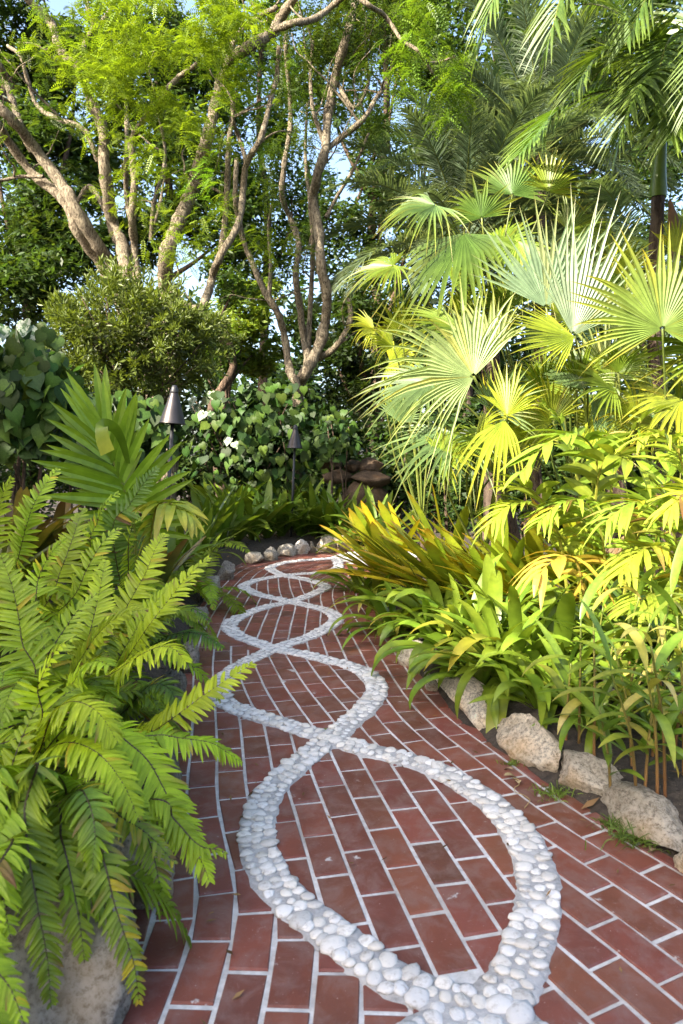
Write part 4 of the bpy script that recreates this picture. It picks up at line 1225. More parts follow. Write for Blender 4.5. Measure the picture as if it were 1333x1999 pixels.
fan_palm('green fan palm half hidden behind the silvery leaves at the right', at(1200, 900, 7.4), 0.09, 1.7, [
    ((1180, 560, 7.0), (1140, 470, 7.2), (0, -1, 0.3), 220, GRN, GRNT, dict(n=30)),
    ((1260, 600, 7.2), (1330, 540, 7.2), (0, -1, 0.3), 220, (0.08, 0.14, 0.03), GRNT, dict(n=30)),
    ((1000, 600, 6.8), (930, 520, 6.8), (-.2, -1, 0.4), 220, GRN, GRNT, dict(n=30)),
    ((1080, 740, 6.9), (1000, 760, 6.6), (-.2, -.8, 0.6), 220, (0.08, 0.14, 0.03), GRNT, dict(n=30)),
    ((1220, 780, 6.8), (1150, 820, 6.6), (-.2, -.8, 0.6), 220, (0.08, 0.14, 0.03), GRNT, dict(n=30))], 5)

rsf = random.Random(9)
def low_fans(n, x0, x1, y0, y1, Y0, Y1, r):
    out = []
    for k in range(n):
        x, y, Y = rsf.uniform(x0, x1), rsf.uniform(y0, y1), rsf.uniform(Y0, Y1)
        a = rsf.uniform(-2.4, 0.6)
        rr = r * rsf.uniform(.7, 1.1) * FPX / Y
        c, ct = rsf.choice([(GRN, GRNT), (YGR, YGRT), (BLU, BLUT), (YGR, YGRT)])
        out.append(((x, y, Y), (x + rr * math.sin(a + .9), y - rr * math.cos(a + .9), Y - .15), (rsf.uniform(-.4, .3), -0.8, 0.55), rsf.uniform(110, 230), c, ct, dict(n=24, droop=rsf.uniform(.2, .6))))
    return out
fan_palm('low young fan palm under the big pale leaf', at(960, 905, 6.0), 0.04, 0.3, low_fans(9, 860, 1010, 800, 920, 5.0, 5.9, .45), 21)
fan_palm('low young fan palm under the tall silvery fans', at(1120, 905, 6.2), 0.04, 0.3, low_fans(10, 1030, 1200, 740, 900, 5.3, 6.2, .5), 22)
fan_palm('low young fan palm right of the silvery fans', at(1270, 905, 6.0), 0.04, 0.3, low_fans(9, 1190, 1340, 720, 880, 5.2, 6.0, .5), 23)
fan_palm('small fan palm above the rock pile', at(820, 905, 7.8), 0.04, 0.4, low_fans(8, 720, 870, 640, 860, 6.6, 7.6, .5), 24)
fan_palm('leafy fan palm filling the gap behind the tall silvery fans', at(1050, 905, 7.6), 0.06, 1.4, low_fans(14, 830, 1200, 430, 720, 6.4, 7.6, .6), 25)
fan_palm('leafy fan palm behind the round leaf at the right rim', at(1290, 905, 7.6), 0.06, 1.4, low_fans(10, 1180, 1360, 480, 720, 6.2, 7.4, .6), 26)

# ---- feather palms (tall, at the upper right)
def feather_palm(label, base, ztop, rt, fronds, seed, col, tipc, Lf=0.55, shaft=True, wid=0.02, pairs=52, group='feather palms right of the path', hang=0.6, lift=0.25, sheath=False):
    rs = random.Random(seed)
    t = empty('feather_palm', (0, 0, 0), label, 'palm', group)
    b0 = Vector(base)
    top = Vector((b0.x + rs.uniform(-.1, .1), b0.y, ztop))
    Q = smooth_path(np.array([b0, b0.lerp(top, .35) + Vector((.05, 0, 0)), b0.lerp(top, .7) + Vector((-.03, 0, 0)), top]), 8); mb = MB()
    rad = np.linspace(rt * 1.25, rt, len(Q)) * (1 + 0.03 * np.sin(np.arange(len(Q)) * 2.4))
    tube(mb, Q, rad, 12, wob=0.08); mb.build('trunk', M['palm_bark'], t, smooth=True)
    if shaft:
        S = smooth_path(np.array([top, top + Vector((0, 0, .25)), top + Vector((0.02, 0, .75))]), 6); mb = MB()
        tube(mb, S, np.interp(np.linspace(0, 1, len(S)), [0, .15, 1], [rt * 1.25, rt * 1.35, rt * 0.7]), 12, (0.14, 0.20, 0.035)); mb.build('crownshaft', M['gloss'], t, smooth=True)
        top = top + Vector((0.02, 0, .72))
    if sheath:
        p = top + Vector((0.05, -rt * 1.5, -.75))
        mb = MB(); V = []; C = []
        for i in range(9):
            u = i / 8
            for a in np.linspace(-1.0, 1.0, 7):
                q = p + Vector((0.13 * u ** .7 * math.sin(a) + 0.1 * u, -0.1 * u * math.cos(a), -0.62 * u)); V.append(q)
                C.append((0.24 - .06 * u, 0.12, 0.07))
        i = np.arange(8)[:, None]; j = np.arange(6)[None, :]
        mb.add(np.array(V), np.stack([i * 7 + j, i * 7 + j + 1, (i + 1) * 7 + j + 1, (i + 1) * 7 + j], -1).reshape(-1, 4), np.array(C)); mb.build('dry_sheath', M['dry'], t, smooth=True)
    for f in fronds:
        if isinstance(f[0], (tuple, list)):
            P = [top] + [at(*q) for q in f]
        else:
            az, el, L = f
            d = Vector((math.sin(az) * math.cos(el), math.cos(az) * math.cos(el), math.sin(el))); p = top.copy(); P = [p]
            for k in range(6):
                d = (d + Vector((0, 0, -hang * 0.30 * (0.5 + k / 5)))).normalized(); p = p + d * L / 6; P.append(p)
        P = np.array([tuple(q) for q in P]); L = np.linalg.norm(np.diff(P, axis=0), axis=1).sum()
        v = rs.uniform(.85, 1.15)
        mb = pinnate(P, 0.018, Lf * rs.uniform(.9, 1.1), pairs, wid, np.array(col) * v, np.array(tipc) * v, ang=(70, 30), droop=hang * 0.5, fold=0.5, lift=lift, start=0.16, rcol=(0.14, 0.17, 0.04), blade=[(0, 0.5), (0.2, 1), (0.55, 0.85), (0.85, 0.4), (1, 0.03)], skip=0.03)
        mb.build('frond', [M['fan'], M['gloss']], t)
    return t
b = at(1282, 905, 7.0); b.z = 0.1
feather_palm('slim feather palm with green crownshaft and a hanging brown sheath', b, at(1290, 385, 7.0).z, 0.062, [
    [(1290, 190, 6.9), (1227, 174, 6.7), (1167, 180, 6.5), (1117, 200, 6.4), (1077, 228, 6.3), (1047, 262, 6.2), (1014, 302, 6.1)],
    [(1330, 120, 6.6), (1320, 70, 6.3), (1300, 90, 6.0), (1285, 150, 5.8), (1275, 215, 5.7)],
    [(1340, 130, 6.8), (1400, 60, 6.6), (1460, 80, 6.5), (1500, 160, 6.4)],
    [(1300, 150, 7.2), (1250, 60, 7.6), (1170, 10, 8.0), (1090, 20, 8.3), (1040, 60, 8.5)],
    [(1330, 130, 6.7), (1370, 150, 6.3), (1390, 250, 6.0), (1395, 340, 5.9)],
    [(1290, 160, 7.2), (1230, 120, 7.5), (1180, 130, 7.8), (1140, 180, 8.0)],
    [(1300, 140, 6.7), (1260, 90, 6.4), (1200, 90, 6.2), (1150, 130, 6.1), (1120, 180, 6.0)],
    [(1310, 140, 6.6), (1290, 130, 6.2), (1250, 160, 5.9), (1220, 230, 5.8), (1205, 300, 5.8)],
    [(1320, 140, 6.5), (1330, 130, 6.1), (1325, 190, 5.8), (1310, 270, 5.7)],
    [(1330, 130, 7.1), (1340, 20, 7.5), (1310, -60, 7.8), (1250, -80, 8.2)]], 1, (0.08, 0.145, 0.022), (0.13, 0.18, 0.03), 0.55, True, 0.02, 52, sheath=True)
b = at(1660, 905, 6.0); b.z = 0.1
feather_palm('tall feather palm outside the picture whose fronds hang in from the top right', b, 4.75, 0.08, [
    [(1560, -260, 5.9), (1350, -330, 5.7), (1150, -250, 5.5), (1010, -110, 5.4), (960, 10, 5.3), (930, 115, 5.3)],
    [(1560, -250, 5.7), (1380, -310, 5.4), (1220, -210, 5.2), (1120, -70, 5.1), (1080, 50, 5.0), (1062, 125, 5.0)],
    [(1560, -240, 5.8), (1440, -230, 5.6), (1340, -130, 5.4), (1270, -20, 5.3), (1220, 90, 5.2)],
    [(1580, -240, 6.2), (1450, -280, 6.6), (1290, -200, 7.0), (1160, -60, 7.4), (1090, 40, 7.6)],
    [(1600, -200, 5.6), (1500, -80, 5.2), (1410, 60, 5.0), (1360, 200, 4.9)],
    (2.2, .9, 2.6), (1.2, .7, 2.6), (0.3, .9, 2.6)], 2, (0.065, 0.12, 0.02), (0.10, 0.145, 0.025), 0.58, True, 0.019, 60)
b = at(905, 905, 13.0); b.z = 0
feather_palm('silvery date palm behind the fan palms, centre right', b, 5.2, 0.12, [(k * 0.52 + U(-.15, .15), U(-.1, 1.1), U(2.8, 3.6)) for k in range(34)], 3, (0.085, 0.125, 0.075), (0.13, 0.165, 0.10), 0.55, False, 0.019, 72, 'date palms behind', 0.62, 0.5)
b = at(1050, 905, 14.5); b.z = 0
feather_palm('silvery date palm with its crown high behind the upper right palms', b, 7.6, 0.12, [(k * 0.52 + U(-.15, .15), U(-.2, 1.2), U(2.8, 3.6)) for k in range(34)], 4, (0.08, 0.12, 0.075), (0.12, 0.155, 0.10), 0.55, False, 0.019, 72, 'date palms behind', 0.6, 0.5)
b = at(905, 905, 16.5); b.z = 0
feather_palm('dark date palm arching behind the bright drooping branch', b, 8.0, 0.12, [(k * 0.57 + U(-.15, .15), U(-.2, 1.2), U(2.8, 3.6)) for k in range(30)], 5, (0.05, 0.085, 0.045), (0.08, 0.115, 0.06), 0.55, False, 0.019, 70, 'date palms behind', 0.6, 0.5)
b = at(1240, 905, 13.5); b.z = 0
feather_palm('silvery date palm low behind the fan palms at the right', b, 4.8, 0.12, [(k * 0.57 + U(-.15, .15), U(-.1, 1.1), U(2.6, 3.4)) for k in range(30)], 6, (0.075, 0.115, 0.06), (0.115, 0.15, 0.08), 0.55, False, 0.019, 70, 'date palms behind', 0.62, 0.5)

# ---- lilies
def bp_(x, Y):
    p = at(x, 905, Y); p.z = gz(p.x, p.y) - 0.02
    return p
LG, LT = (0.125, 0.20, 0.018), (0.17, 0.235, 0.022)
LILY = [strap_mesh('lily_leaf', 'gloss', bnd, LG, LT, 0.115, 0.45, twist=tw, tipkink=kk) for bnd, tw, kk in ((0.9, 0.3, 0), (1.4, -0.3, 0.2), (1.9, 0.2, 0.4), (2.4, -0.4, 0.3), (1.2, 0.5, 0.8), (0.6, -.2, 0.3))]
LILYY = LILY + [strap_mesh('lily_leaf', 'gloss', 2.2, (0.14, 0.19, 0.022), (0.30, 0.26, 0.03), 0.13, 0.4)]
def lily(label, px, py, n, L, seed, group, metas=LILYY, tilt=(8, 62), p=None):
    p = on(px, py) if p is None else p
    t = empty('lily_clump', p, label, 'plant', group)
    spread_leaves(t, metas, n, L, tilt, seed, (0.85, 1.2))
    return t
G1 = 'lily clumps right of the path'
lily('biggest lily clump, its leaves drooping over the white edging stone', 990, 1338, 30, 0.62, 1, G1)
lily('lily clump laying one long leaf down across the pavers', 890, 1290, 26, 0.56, 2, G1)
lily('lily clump just above the small rounded pale stone', 835, 1238, 24, 0.54, 3, G1)
lily('lily clump pointing a leaf at the second pebble loop', 770, 1215, 25, 0.63, 4, G1)
lily('lily clump under the bromeliad tips beside the far loops', 735, 1165, 23, 0.62, 5, G1)
lily('lily clump in the second row behind the biggest clump', 1010, 1320, 27, 0.67, 6, G1)
lily('lily clump in the second row under the yellow palm leaf', 1090, 1330, 27, 0.69, 7, G1)
lily('lily clump in the second row left of the biggest clump', 905, 1260, 25, 0.67, 8, G1)
lily('lily clump against the bromeliads in the back row', 840, 1205, 23, 0.65, 9, G1)
lily('lily clump beside the thin canes, over the angular stone', 1095, 1375, 22, 0.50, 10, G1)
lily('lily clump at the right behind the thin canes', 1190, 1330, 25, 0.67, 11, G1)
lily('lily clump at the far right rim behind the canes', 1290, 1300, 25, 0.69, 12, G1)
lily('lily clump squeezed between the biggest clump and the whitest stone', 940, 1335, 22, 0.48, 13, G1)
lily('lily clump behind the angular stone with yellowing leaves', 1055, 1385, 20, 0.40, 14, G1)
lily('low lily clump among the canes above the rounded stone', 1165, 1425, 18, 0.40, 21, G1)
lily('low lily clump among the canes above the long stone', 1290, 1440, 18, 0.42, 22, G1)
lily('lily clump in the middle of the bed under the dry leaves', 960, 1290, 27, 0.69, 15, G1)
lily('lily clump in the middle of the bed right of the yellow frond', 1140, 1290, 27, 0.69, 16, G1)
lily('lily clump touching the third pebble loop', 705, 1135, 23, 0.58, 17, G1)
lily('lily clump in the back row behind the small rounded stone', 865, 1240, 25, 0.65, 18, G1)
lily('lily clump deep in the bed at the right rim', 1240, 1270, 25, 0.69, 19, G1)
G2 = 'lily clumps in the far bed'

FAR = [strap_mesh('lily_leaf', 'gloss', bnd, (0.10, 0.165, 0.018), (0.14, 0.20, 0.022), 0.11, 0.4, twist=tw) for bnd, tw in ((0.7, 0.3), (1.2, -0.3), (1.7, 0.2), (0.4, 0))]
for k, (x, Y, lab) in enumerate([(395, 8.7, 'lily clump at the bed end nearest the young palm'), (430, 9.2, None), (462, 9.7, None), (492, 10.0, 'lily clump bending a pale leaf over the flat craggy stone'), (520, 10.25, None), (548, 10.5, 'lily clump left of the far torch pole'), (585, 10.6, 'lily clump right of the far torch pole'), (612, 10.6, None), (640, 10.5, None), (668, 10.4, 'lily clump at the bed end by the bromeliad tips'),
        (415, 11.0, None), (450, 11.3, None), (485, 11.5, None), (525, 11.7, None), (565, 11.8, None), (605, 11.9, None), (640, 12.0, None)]):
    p = at(x, 905, Y); p.z = gz(p.x, p.y) - 0.02
    lily(lab or {1: 'lily clump second from the near end of the far bed', 2: 'lily clump above the start of the far stone row', 4: 'lily clump above the pointed grey stone', 7: 'lily clump above the narrow dark stone', 8: 'lily clump above the rough light stone', 10: 'lily clump in the back row, first from the near torch', 11: 'lily clump in the back row, second from the near torch', 12: 'lily clump in the back row, third from the near torch', 13: 'lily clump in the back row, just left of the far torch', 14: 'lily clump in the back row behind the far torch', 15: 'lily clump in the back row by the rocks', 16: 'lily clump in the back row at the foot of the rocks'}[k], 0, 0, 18, 1.0, 30 + k, G2, FAR, (4, 46), p)

lily('tall lily clump in front of the rock pile', 0, 0, 20, 1.1, 58, G2, FAR, (4, 46), bp_(690, 10.0))
lily('tall lily clump right of the rock pile foot', 0, 0, 20, 1.1, 59, G2, FAR, (4, 46), bp_(735, 9.6))

for k, (x, y) in enumerate([(1.85, 2.75), (2.3, 3.3), (2.55, 2.5), (2.95, 3.5), (2.2, 4.1), (3.2, 4.5), (3.0, 2.9)]):
    lily('lily clump ' + ['just past the right rim beside the canes', 'past the right rim, second from the canes', 'past the right rim nearest the camera', 'past the right rim, farthest out', 'past the right rim under the yellow fronds', 'past the right rim behind the others', 'past the right rim in the middle'][k], 0, 0, 22, 0.66, 500 + k, G1, LILYY, (8, 62), place(x, y))

# ---- bromeliads
BROM = [(0, 1.0), (0.06, 0.8), (0.2, 0.78), (0.5, 0.85), (0.75, 0.8), (0.9, 0.62), (0.97, 0.35), (1, 0.05)]
BR_M = [strap_mesh('bromeliad_leaf', 'brom', bnd, c, t_, 0.165, 0.3, BROM, pw=12.0) for bnd, c, t_ in (
    (0.10, (0.27, 0.30, 0.018), (0.36, 0.20, 0.02)), (0.2, (0.29, 0.30, 0.018), (0.42, 0.20, 0.02)), (0.15, (0.21, 0.28, 0.018), (0.25, 0.27, 0.02)), (0.3, (0.38, 0.33, 0.018), (0.46, 0.24, 0.02)), (0.2, (0.19, 0.25, 0.02), (0.36, 0.17, 0.02)))]
def bromeliad(label, px, py, n, L, seed, lean=(-0.55, -0.25, 0.1), p=None, group='bromeliads right of the path', metas=BR_M, tilt=(10, 62)):
    p = on(px, py) if p is None else p
    t = empty('bromeliad', p, label, 'bromeliad', group)
    spread_leaves(t, metas, n, L, tilt, seed, (0.85, 1.15), lean, 0.04)
def bp(x, Y, z=0.0):
    p = at(x, 905, Y); p.z = gz(p.x, p.y) + z
    return p
for k, (x, Y, lab) in enumerate([
    (760, 6.6, 'bromeliad reaching its tips over the far loops'), (800, 7.4, 'bromeliad in the back row beside the rock pile'), (830, 5.9, 'bromeliad with green upright leaves behind the lily row'), (880, 6.6, 'bromeliad in the back row under the blue-green fan leaf'),
    (900, 5.3, 'bromeliad with the brightest yellow leaf'), (960, 5.9, 'bromeliad under the dry brown leaves'), (980, 5.0, 'bromeliad lying low behind the biggest lily clump'), (1050, 5.4, 'bromeliad with long orange-tipped leaves right of the middle'),
    (1080, 4.8, 'bromeliad behind the yellow palm leaf'), (1160, 5.1, 'bromeliad with broad leaves behind the cane stems'), (1240, 4.8, 'bromeliad in the shade at the right rim')]):
    bromeliad(lab, 0, 0, 20, 0.85, 60 + k, p=bp(x, Y, 0.02), lean=(-0.75 - 0.25 * (k % 3), -0.2, 0.15))

# ---- clumping palm with broad yellow leaflets and lance-leaved canes
YL, YLT = (0.17, 0.25, 0.026), (0.23, 0.285, 0.03)
BLADE = [(0, 0.25), (0.15, 0.8), (0.4, 1.0), (0.65, 0.85), (0.88, 0.4), (1.0, 0.03)]
t = empty('clumping_palm', (0, 0, 0), 'bushy young palm with broad glowing yellow-green leaflets', 'palm')
for k, (pts, L, w, col) in enumerate([
    ([(1130, 1180, 4.4), (1150, 1000, 4.4), (1165, 900, 4.3), (1130, 850, 4.1), (1070, 865, 3.95), (1010, 930, 3.85)], 0.34, 0.034, YL),
    ([(1160, 1180, 4.5), (1190, 980, 4.5), (1215, 880, 4.5), (1255, 820, 4.45), (1300, 800, 4.4)], 0.30, 0.04, YL),
    ([(1150, 1180, 4.4), (1160, 1000, 4.3), (1180, 900, 4.2), (1230, 900, 4.0), (1290, 960, 3.9)], 0.32, 0.036, (0.22, 0.27, 0.03)),
    ([(1150, 1180, 4.6), (1130, 960, 4.7), (1100, 840, 4.8), (1060, 790, 4.8)], 0.3, 0.032, (0.20, 0.26, 0.03)),
    ([(1260, 1180, 4.2), (1290, 1000, 4.2), (1320, 900, 4.2), (1370, 860, 4.1)], 0.34, 0.036, YL),
    ([(1200, 1200, 4.0), (1240, 1060, 4.0), (1290, 1010, 3.9), (1340, 1040, 3.8)], 0.32, 0.034, (0.22, 0.26, 0.03)),
    ([(1120, 1200, 4.2), (1090, 1040, 4.2), (1040, 960, 4.1), (985, 950, 4.0)], 0.3, 0.03, (0.18, 0.23, 0.03))]):
    P = [at(*q) for q in pts]; P[0].z = 0.1
    mb = pinnate([tuple(q) for q in P], 0.011, L, 13, w, col, YLT, ang=(75, 30), droop=0.35, fold=0.3, lift=0.35, start=0.42, rcol=(0.26, 0.26, 0.04), blade=BLADE, jit=0.16)
    mb.build('frond', [M['gloss'], M['gloss']], t)
P = [at(*q) for q in [(1150, 1220, 3.6), (1130, 1110, 3.6), (1110, 1085, 3.5), (1080, 1095, 3.42), (1050, 1120, 3.35)]]
o = pinnate([tuple(q) for q in P], 0.008, 0.27, 9, 0.026, (0.33, 0.27, 0.03), (0.40, 0.28, 0.05), ang=(95, 30), droop=0.55, fold=0.3, lift=0.1, start=0.3, rcol=(0.3, 0.25, 0.05), blade=BLADE, jit=0.2).build('frond', [M['brom'], M['gloss']], t)
tag(o, 'yellowed frond with brown tips')
LANCE = [strap_mesh('cane_leaf', 'gloss', bnd, c, t_, 0.14, 0.3, BLADE, twist=tw) for bnd, c, t_, tw in ((0.5, (0.12, 0.20, 0.022), (0.17, 0.23, 0.025), .4), (0.9, (0.10, 0.18, 0.02), (0.15, 0.22, 0.025), -.4), (1.4, (0.14, 0.21, 0.025), (0.26, 0.27, 0.04), .2), (0.3, (0.12, 0.2, 0.025), (0.15, 0.22, 0.03), 0), (1.8, (0.3, 0.29, 0.05), (0.4, 0.33, 0.1), .5))]
def cane(label, p, h, n, L, seed, lean, group, col=(0.16, 0.2, 0.04)):
    rs = random.Random(seed)
    t = empty('cane', p, label, 'plant', group)
    l = Vector(lean); P = [Vector((0, 0, -0.02)), l * 0.3 * h + Vector((0, 0, h * .5)), l * h + Vector((0, 0, h))]
    Q = smooth_path(np.array([tuple(q) for q in P]), 6); mb = MB()
    cc = np.linspace(0, 1, len(Q))[:, None] * np.array(col)[None] + (1 - np.linspace(0, 1, len(Q))[:, None]) * np.array((0.26, 0.13, 0.06))[None]
    tube(mb, Q, np.linspace(0.0065, 0.0035, len(Q)), 6, cc); mb.build('stem', M['gloss'], t, smooth=True)
    a0 = rs.uniform(0, 6.28)
    for k in range(n):
        u = 0.35 + 0.65 * k / max(n - 1, 1)
        q = Q[min(int(u * (len(Q) - 1)), len(Q) - 1)]
        a = a0 + (k % 2) * PI + rs.uniform(-.5, .5); th = R(rs.uniform(25, 75) - 25 * (k == n - 1))
        d = Vector((math.cos(a) * math.sin(th), math.sin(a) * math.sin(th), math.cos(th)))
        inst('leaf', rs.choice(LANCE), frame(q, d, (0, 0, 1), L * rs.uniform(0.7, 1.15)), t)
rs = random.Random(5)
CN = ['thin cane with yellow leaves by the angular stone', 'thin cane standing over the rounded grey stone', 'pale half-dry cane behind the gap between two stones', 'thin cane behind the rounded stone, second row', 'thin cane leaning left above the long low stone', 'cane with reddish foot left of the double stems', 'first of two close stems behind the long stone', 'thin cane in the second row above the long stone', 'second of two close stems behind the long stone', 'cane with a broken yellow leaf behind the long stone', 'thin cane in the second row near the right rim', 'thin cane at the right rim of the bare soil', 'thin cane in the third row beside the lilies', 'thin cane in the third row, middle', 'thin cane in the third row near the right rim', 'thin cane just past the right rim',
  'short cane beside the lily behind the angular stone', 'cane in the fourth row over the lilies', 'cane in the fourth row near the bromeliads', 'tallest thin cane at the right rim', 'cane with drooping pale leaves right of middle', 'cane with drooping pale leaves at the right']
for k, (x, y) in enumerate([(1130, 1450), (1160, 1480), (1195, 1530), (1215, 1440), (1235, 1495), (1245, 1535), (1258, 1540), (1272, 1480), (1285, 1540), (1300, 1545), (1315, 1480), (1335, 1520), (1180, 1400), (1260, 1420), (1310, 1400), (1350, 1450), (1105, 1440), (1160, 1350), (1230, 1340), (1325, 1350), (1200, 1380), (1290, 1370)]):
    p = on(x, y)
    cane(CN[k], p, rs.uniform(0.35, 0.62), 7, 0.27, 200 + k, (rs.uniform(-.3, .12), rs.uniform(-.3, .15), 0), 'thin canes by the edging stones')
TN = ['tall cane behind the round fan leaf stalks', 'tall cane with the longest upright leaf at the right rim', 'tall cane beside the yellow palm fronds', 'tallest cane below the round fan leaf']
for k, (x, Y, h) in enumerate([(1290, 4.6, 1.0), (1325, 4.4, 1.1), (1260, 4.9, 1.0), (1320, 5.0, 1.25)]):
    cane(TN[k], bp(x, Y, 0), h, 9, 0.36, 300 + k, (rs.uniform(-.2, .1), rs.uniform(-.2, .1), 0), 'tall canes at the right rim', (0.2, 0.24, 0.04))
t2 = empty('clumping_palm', (0, 0, 0), 'young palm with long fine arching yellow-green fronds at the right rim', 'palm')
for k, (pts, L, w, col) in enumerate([
    ([(1330, 1280, 3.6), (1330, 1120, 3.6), (1300, 1010, 3.5), (1240, 980, 3.4), (1180, 1020, 3.3)], 0.30, 0.018, YL),
    ([(1350, 1280, 3.5), (1340, 1150, 3.5), (1310, 1080, 3.4), (1260, 1070, 3.3), (1210, 1120, 3.2)], 0.28, 0.017, (0.24, 0.29, 0.03)),
    ([(1360, 1280, 3.8), (1350, 1050, 3.8), (1330, 900, 3.8), (1290, 850, 3.7), (1240, 860, 3.6)], 0.32, 0.019, YL),
    ([(1340, 1280, 3.4), (1320, 1200, 3.3), (1280, 1160, 3.2), (1230, 1190, 3.1)], 0.24, 0.016, (0.22, 0.28, 0.03)),
    ([(1370, 1280, 3.6), (1380, 1100, 3.5), (1370, 980, 3.4), (1340, 960, 3.3), (1300, 1000, 3.2)], 0.30, 0.018, (0.26, 0.30, 0.03)),
    ([(1150, 1230, 4.2), (1120, 1100, 4.2), (1060, 1000, 4.1), (1000, 985, 4.0), (950, 1030, 3.9)], 0.28, 0.017, (0.26, 0.29, 0.03)),
    ([(1180, 1230, 4.2), (1180, 1080, 4.1), (1150, 990, 4.0), (1100, 980, 3.9), (1050, 1020, 3.8)], 0.28, 0.017, YL)]):
    P = [at(*q) for q in pts]; P[0].z = 0.1
    pinnate([tuple(q) for q in P], 0.009, L, 24, w, col, YLT, ang=(75, 30), droop=0.45, fold=0.3, lift=0.25, start=0.35, rcol=(0.26, 0.26, 0.04), blade=BLADE, jit=0.12, spoil=0.05).build('frond', [M['gloss'], M['gloss']], t2)
# ================================================================== left side
# ---- sword ferns
FG, FT = (0.195, 0.285, 0.014), (0.235, 0.325, 0.016)
FB = [(0, 0.62), (0.08, 0.95), (0.3, 1.0), (0.6, 0.88), (0.82, 0.6), (0.95, 0.25), (1.0, 0.02)]
def fern_prof(u):
    return float(np.interp(u, [0, 0.1, 0.35, 0.6, 0.82, 0.95, 1.0], [0.62, 0.85, 1.0, 0.95, 0.66, 0.34, 0.12]))
roots = {}
def fern(key, x, y, label):
    p = place(x, y)
    roots[key] = (empty('fern', p, label, 'fern', 'sword ferns left of the path'), p)
fern('d', -0.98, 1.50, 'nearest fern, its browning fronds hanging over the boulder at lower left')
fern('a', -1.02, 1.95, 'fern with the long frond arching down over the pavers')
fern('b', -1.05, 2.45, 'fern pointing its bright tip at the pebble loop')
fern('c', -1.18, 3.05, 'fern with tall bright fronds left of the third loop')
fern('e', -1.65, 2.0, 'fern at the left rim with upright dark-stalked fronds')
fern('f', -1.75, 3.4, 'fern behind, at the left rim below the bromeliads')
fern('g', -1.35, 4.3, 'fern around the foot of the young palm')
fern('h', -1.25, 5.9, 'small fern beside the path bend stones')
fern('i', -2.0, 3.9, 'fern at the left rim under the maroon-tipped bromeliad')
fern('j', -1.75, 4.7, 'fern in the back between bromeliads and young palm')
def frond(key, pts, pairs=40, Lf=0.1, wid=0.0125, col=FG, tipc=FT, droop=0.14, lift=0.16, up=(0, -0.25, 1), ang=(82, 48), rcol=(0.05, 0.035, 0.018), skip=0.0, yellow=False, root=True, start=0.16):
    t, r0 = roots[key]
    P = [at(*q) for q in pts]
    if root: P = [r0 + (P[0] - r0) * 0.0 + Vector((0, 0, 0.02))] + P
    P = np.array([tuple(q) for q in P])
    v = U(0.9, 1.1)
    mb = pinnate(P, 0.0042, Lf, pairs, wid, np.array(col) * v, np.array(tipc) * v, fern_prof, ang, droop, 0.22, lift, start, rcol, up, 0.085, FB, max(skip, 0.015), curl=-0.12, spoil=0.2 if yellow else 0.018)
    mb.v = [x - np.array(r0) for x in mb.v]
    o = mb.build('frond', [M['fern'], M['gloss']], t)
    if yellow: tag(o, 'frond with yellow and brown leaflets')
    return o
BRT = (0.29, 0.375, 0.016)
frond('c', [(160, 1430, 2.85), (220, 1330, 2.8), (285, 1230, 2.8), (332, 1168, 2.85), (367, 1125, 2.9), (411, 1085, 2.95)], 44, 0.115, 0.0102, BRT, BRT, start=0.3)
frond('b', [(120, 1510, 2.3), (200, 1478, 2.25), (292, 1432, 2.2), (343, 1398, 2.2), (390, 1363, 2.22), (441, 1328, 2.25), (498, 1293, 2.3)], 46, 0.098, 0.0092, BRT, BRT, start=0.25, up=(0, -0.5, 1))
frond('c', [(160, 1380, 3.1), (205, 1270, 3.1), (250, 1180, 3.15), (285, 1117, 3.2), (304, 1070, 3.25), (325, 1040, 3.3)], 46, 0.115, 0.0095, BRT, BRT, start=0.3, up=(0, -0.7, 1))
frond('c', [(130, 1400, 2.8), (155, 1320, 2.75), (172, 1250, 2.75), (187, 1187, 2.8), (199, 1129, 2.85), (206, 1092, 2.9)], 50, 0.105, 0.0084, FG, BRT, start=0.28, up=(0, -0.8, 1))
frond('b', [(130, 1430, 2.45), (190, 1340, 2.4), (234, 1306, 2.38), (273, 1280, 2.35), (312, 1263, 2.33), (340, 1268, 2.3), (365, 1296, 2.28)], 52, 0.115, 0.0077, BRT, BRT, droop=0.4, start=0.25)
frond('a', [(130, 1420, 2.0), (210, 1424, 1.95), (250, 1450, 1.93), (289, 1486, 1.9), (316, 1533, 1.88), (339, 1580, 1.86), (363, 1626, 1.84), (382, 1662, 1.82), (398, 1692, 1.8), (411, 1728, 1.78)], 80, 0.092, 0.0070, BRT, BRT, droop=0.32, start=0.22)
frond('a', [(200, 1460, 2.05), (300, 1436, 2.1), (351, 1441, 2.1), (410, 1450, 2.1), (441, 1468, 2.1), (474, 1490, 2.1)], 57, 0.075, 0.0070, FG, FT, droop=0.4, start=0.25)
frond('a', [(290, 1560, 1.85), (340, 1600, 1.83), (385, 1648, 1.8), (425, 1660, 1.8), (445, 1668, 1.8)], 44, 0.06, 0.0067, FG, FT, droop=0.4, start=0.3)
frond('d', [(130, 1560, 1.62), (180, 1620, 1.55), (205, 1690, 1.5), (222, 1760, 1.48), (243, 1825, 1.46), (262, 1885, 1.45), (272, 1965, 1.44)], 57, 0.062, 0.0064, (0.14, 0.205, 0.02), (0.17, 0.22, 0.02), droop=0.3, start=0.2, yellow=True, skip=0.05)
frond('d', [(60, 1500, 1.5), (48, 1580, 1.46), (58, 1680, 1.43), (75, 1780, 1.40), (92, 1870, 1.38), (100, 1970, 1.36)], 65, 0.068, 0.0064, (0.11, 0.19, 0.02), FT, droop=0.3, start=0.2)
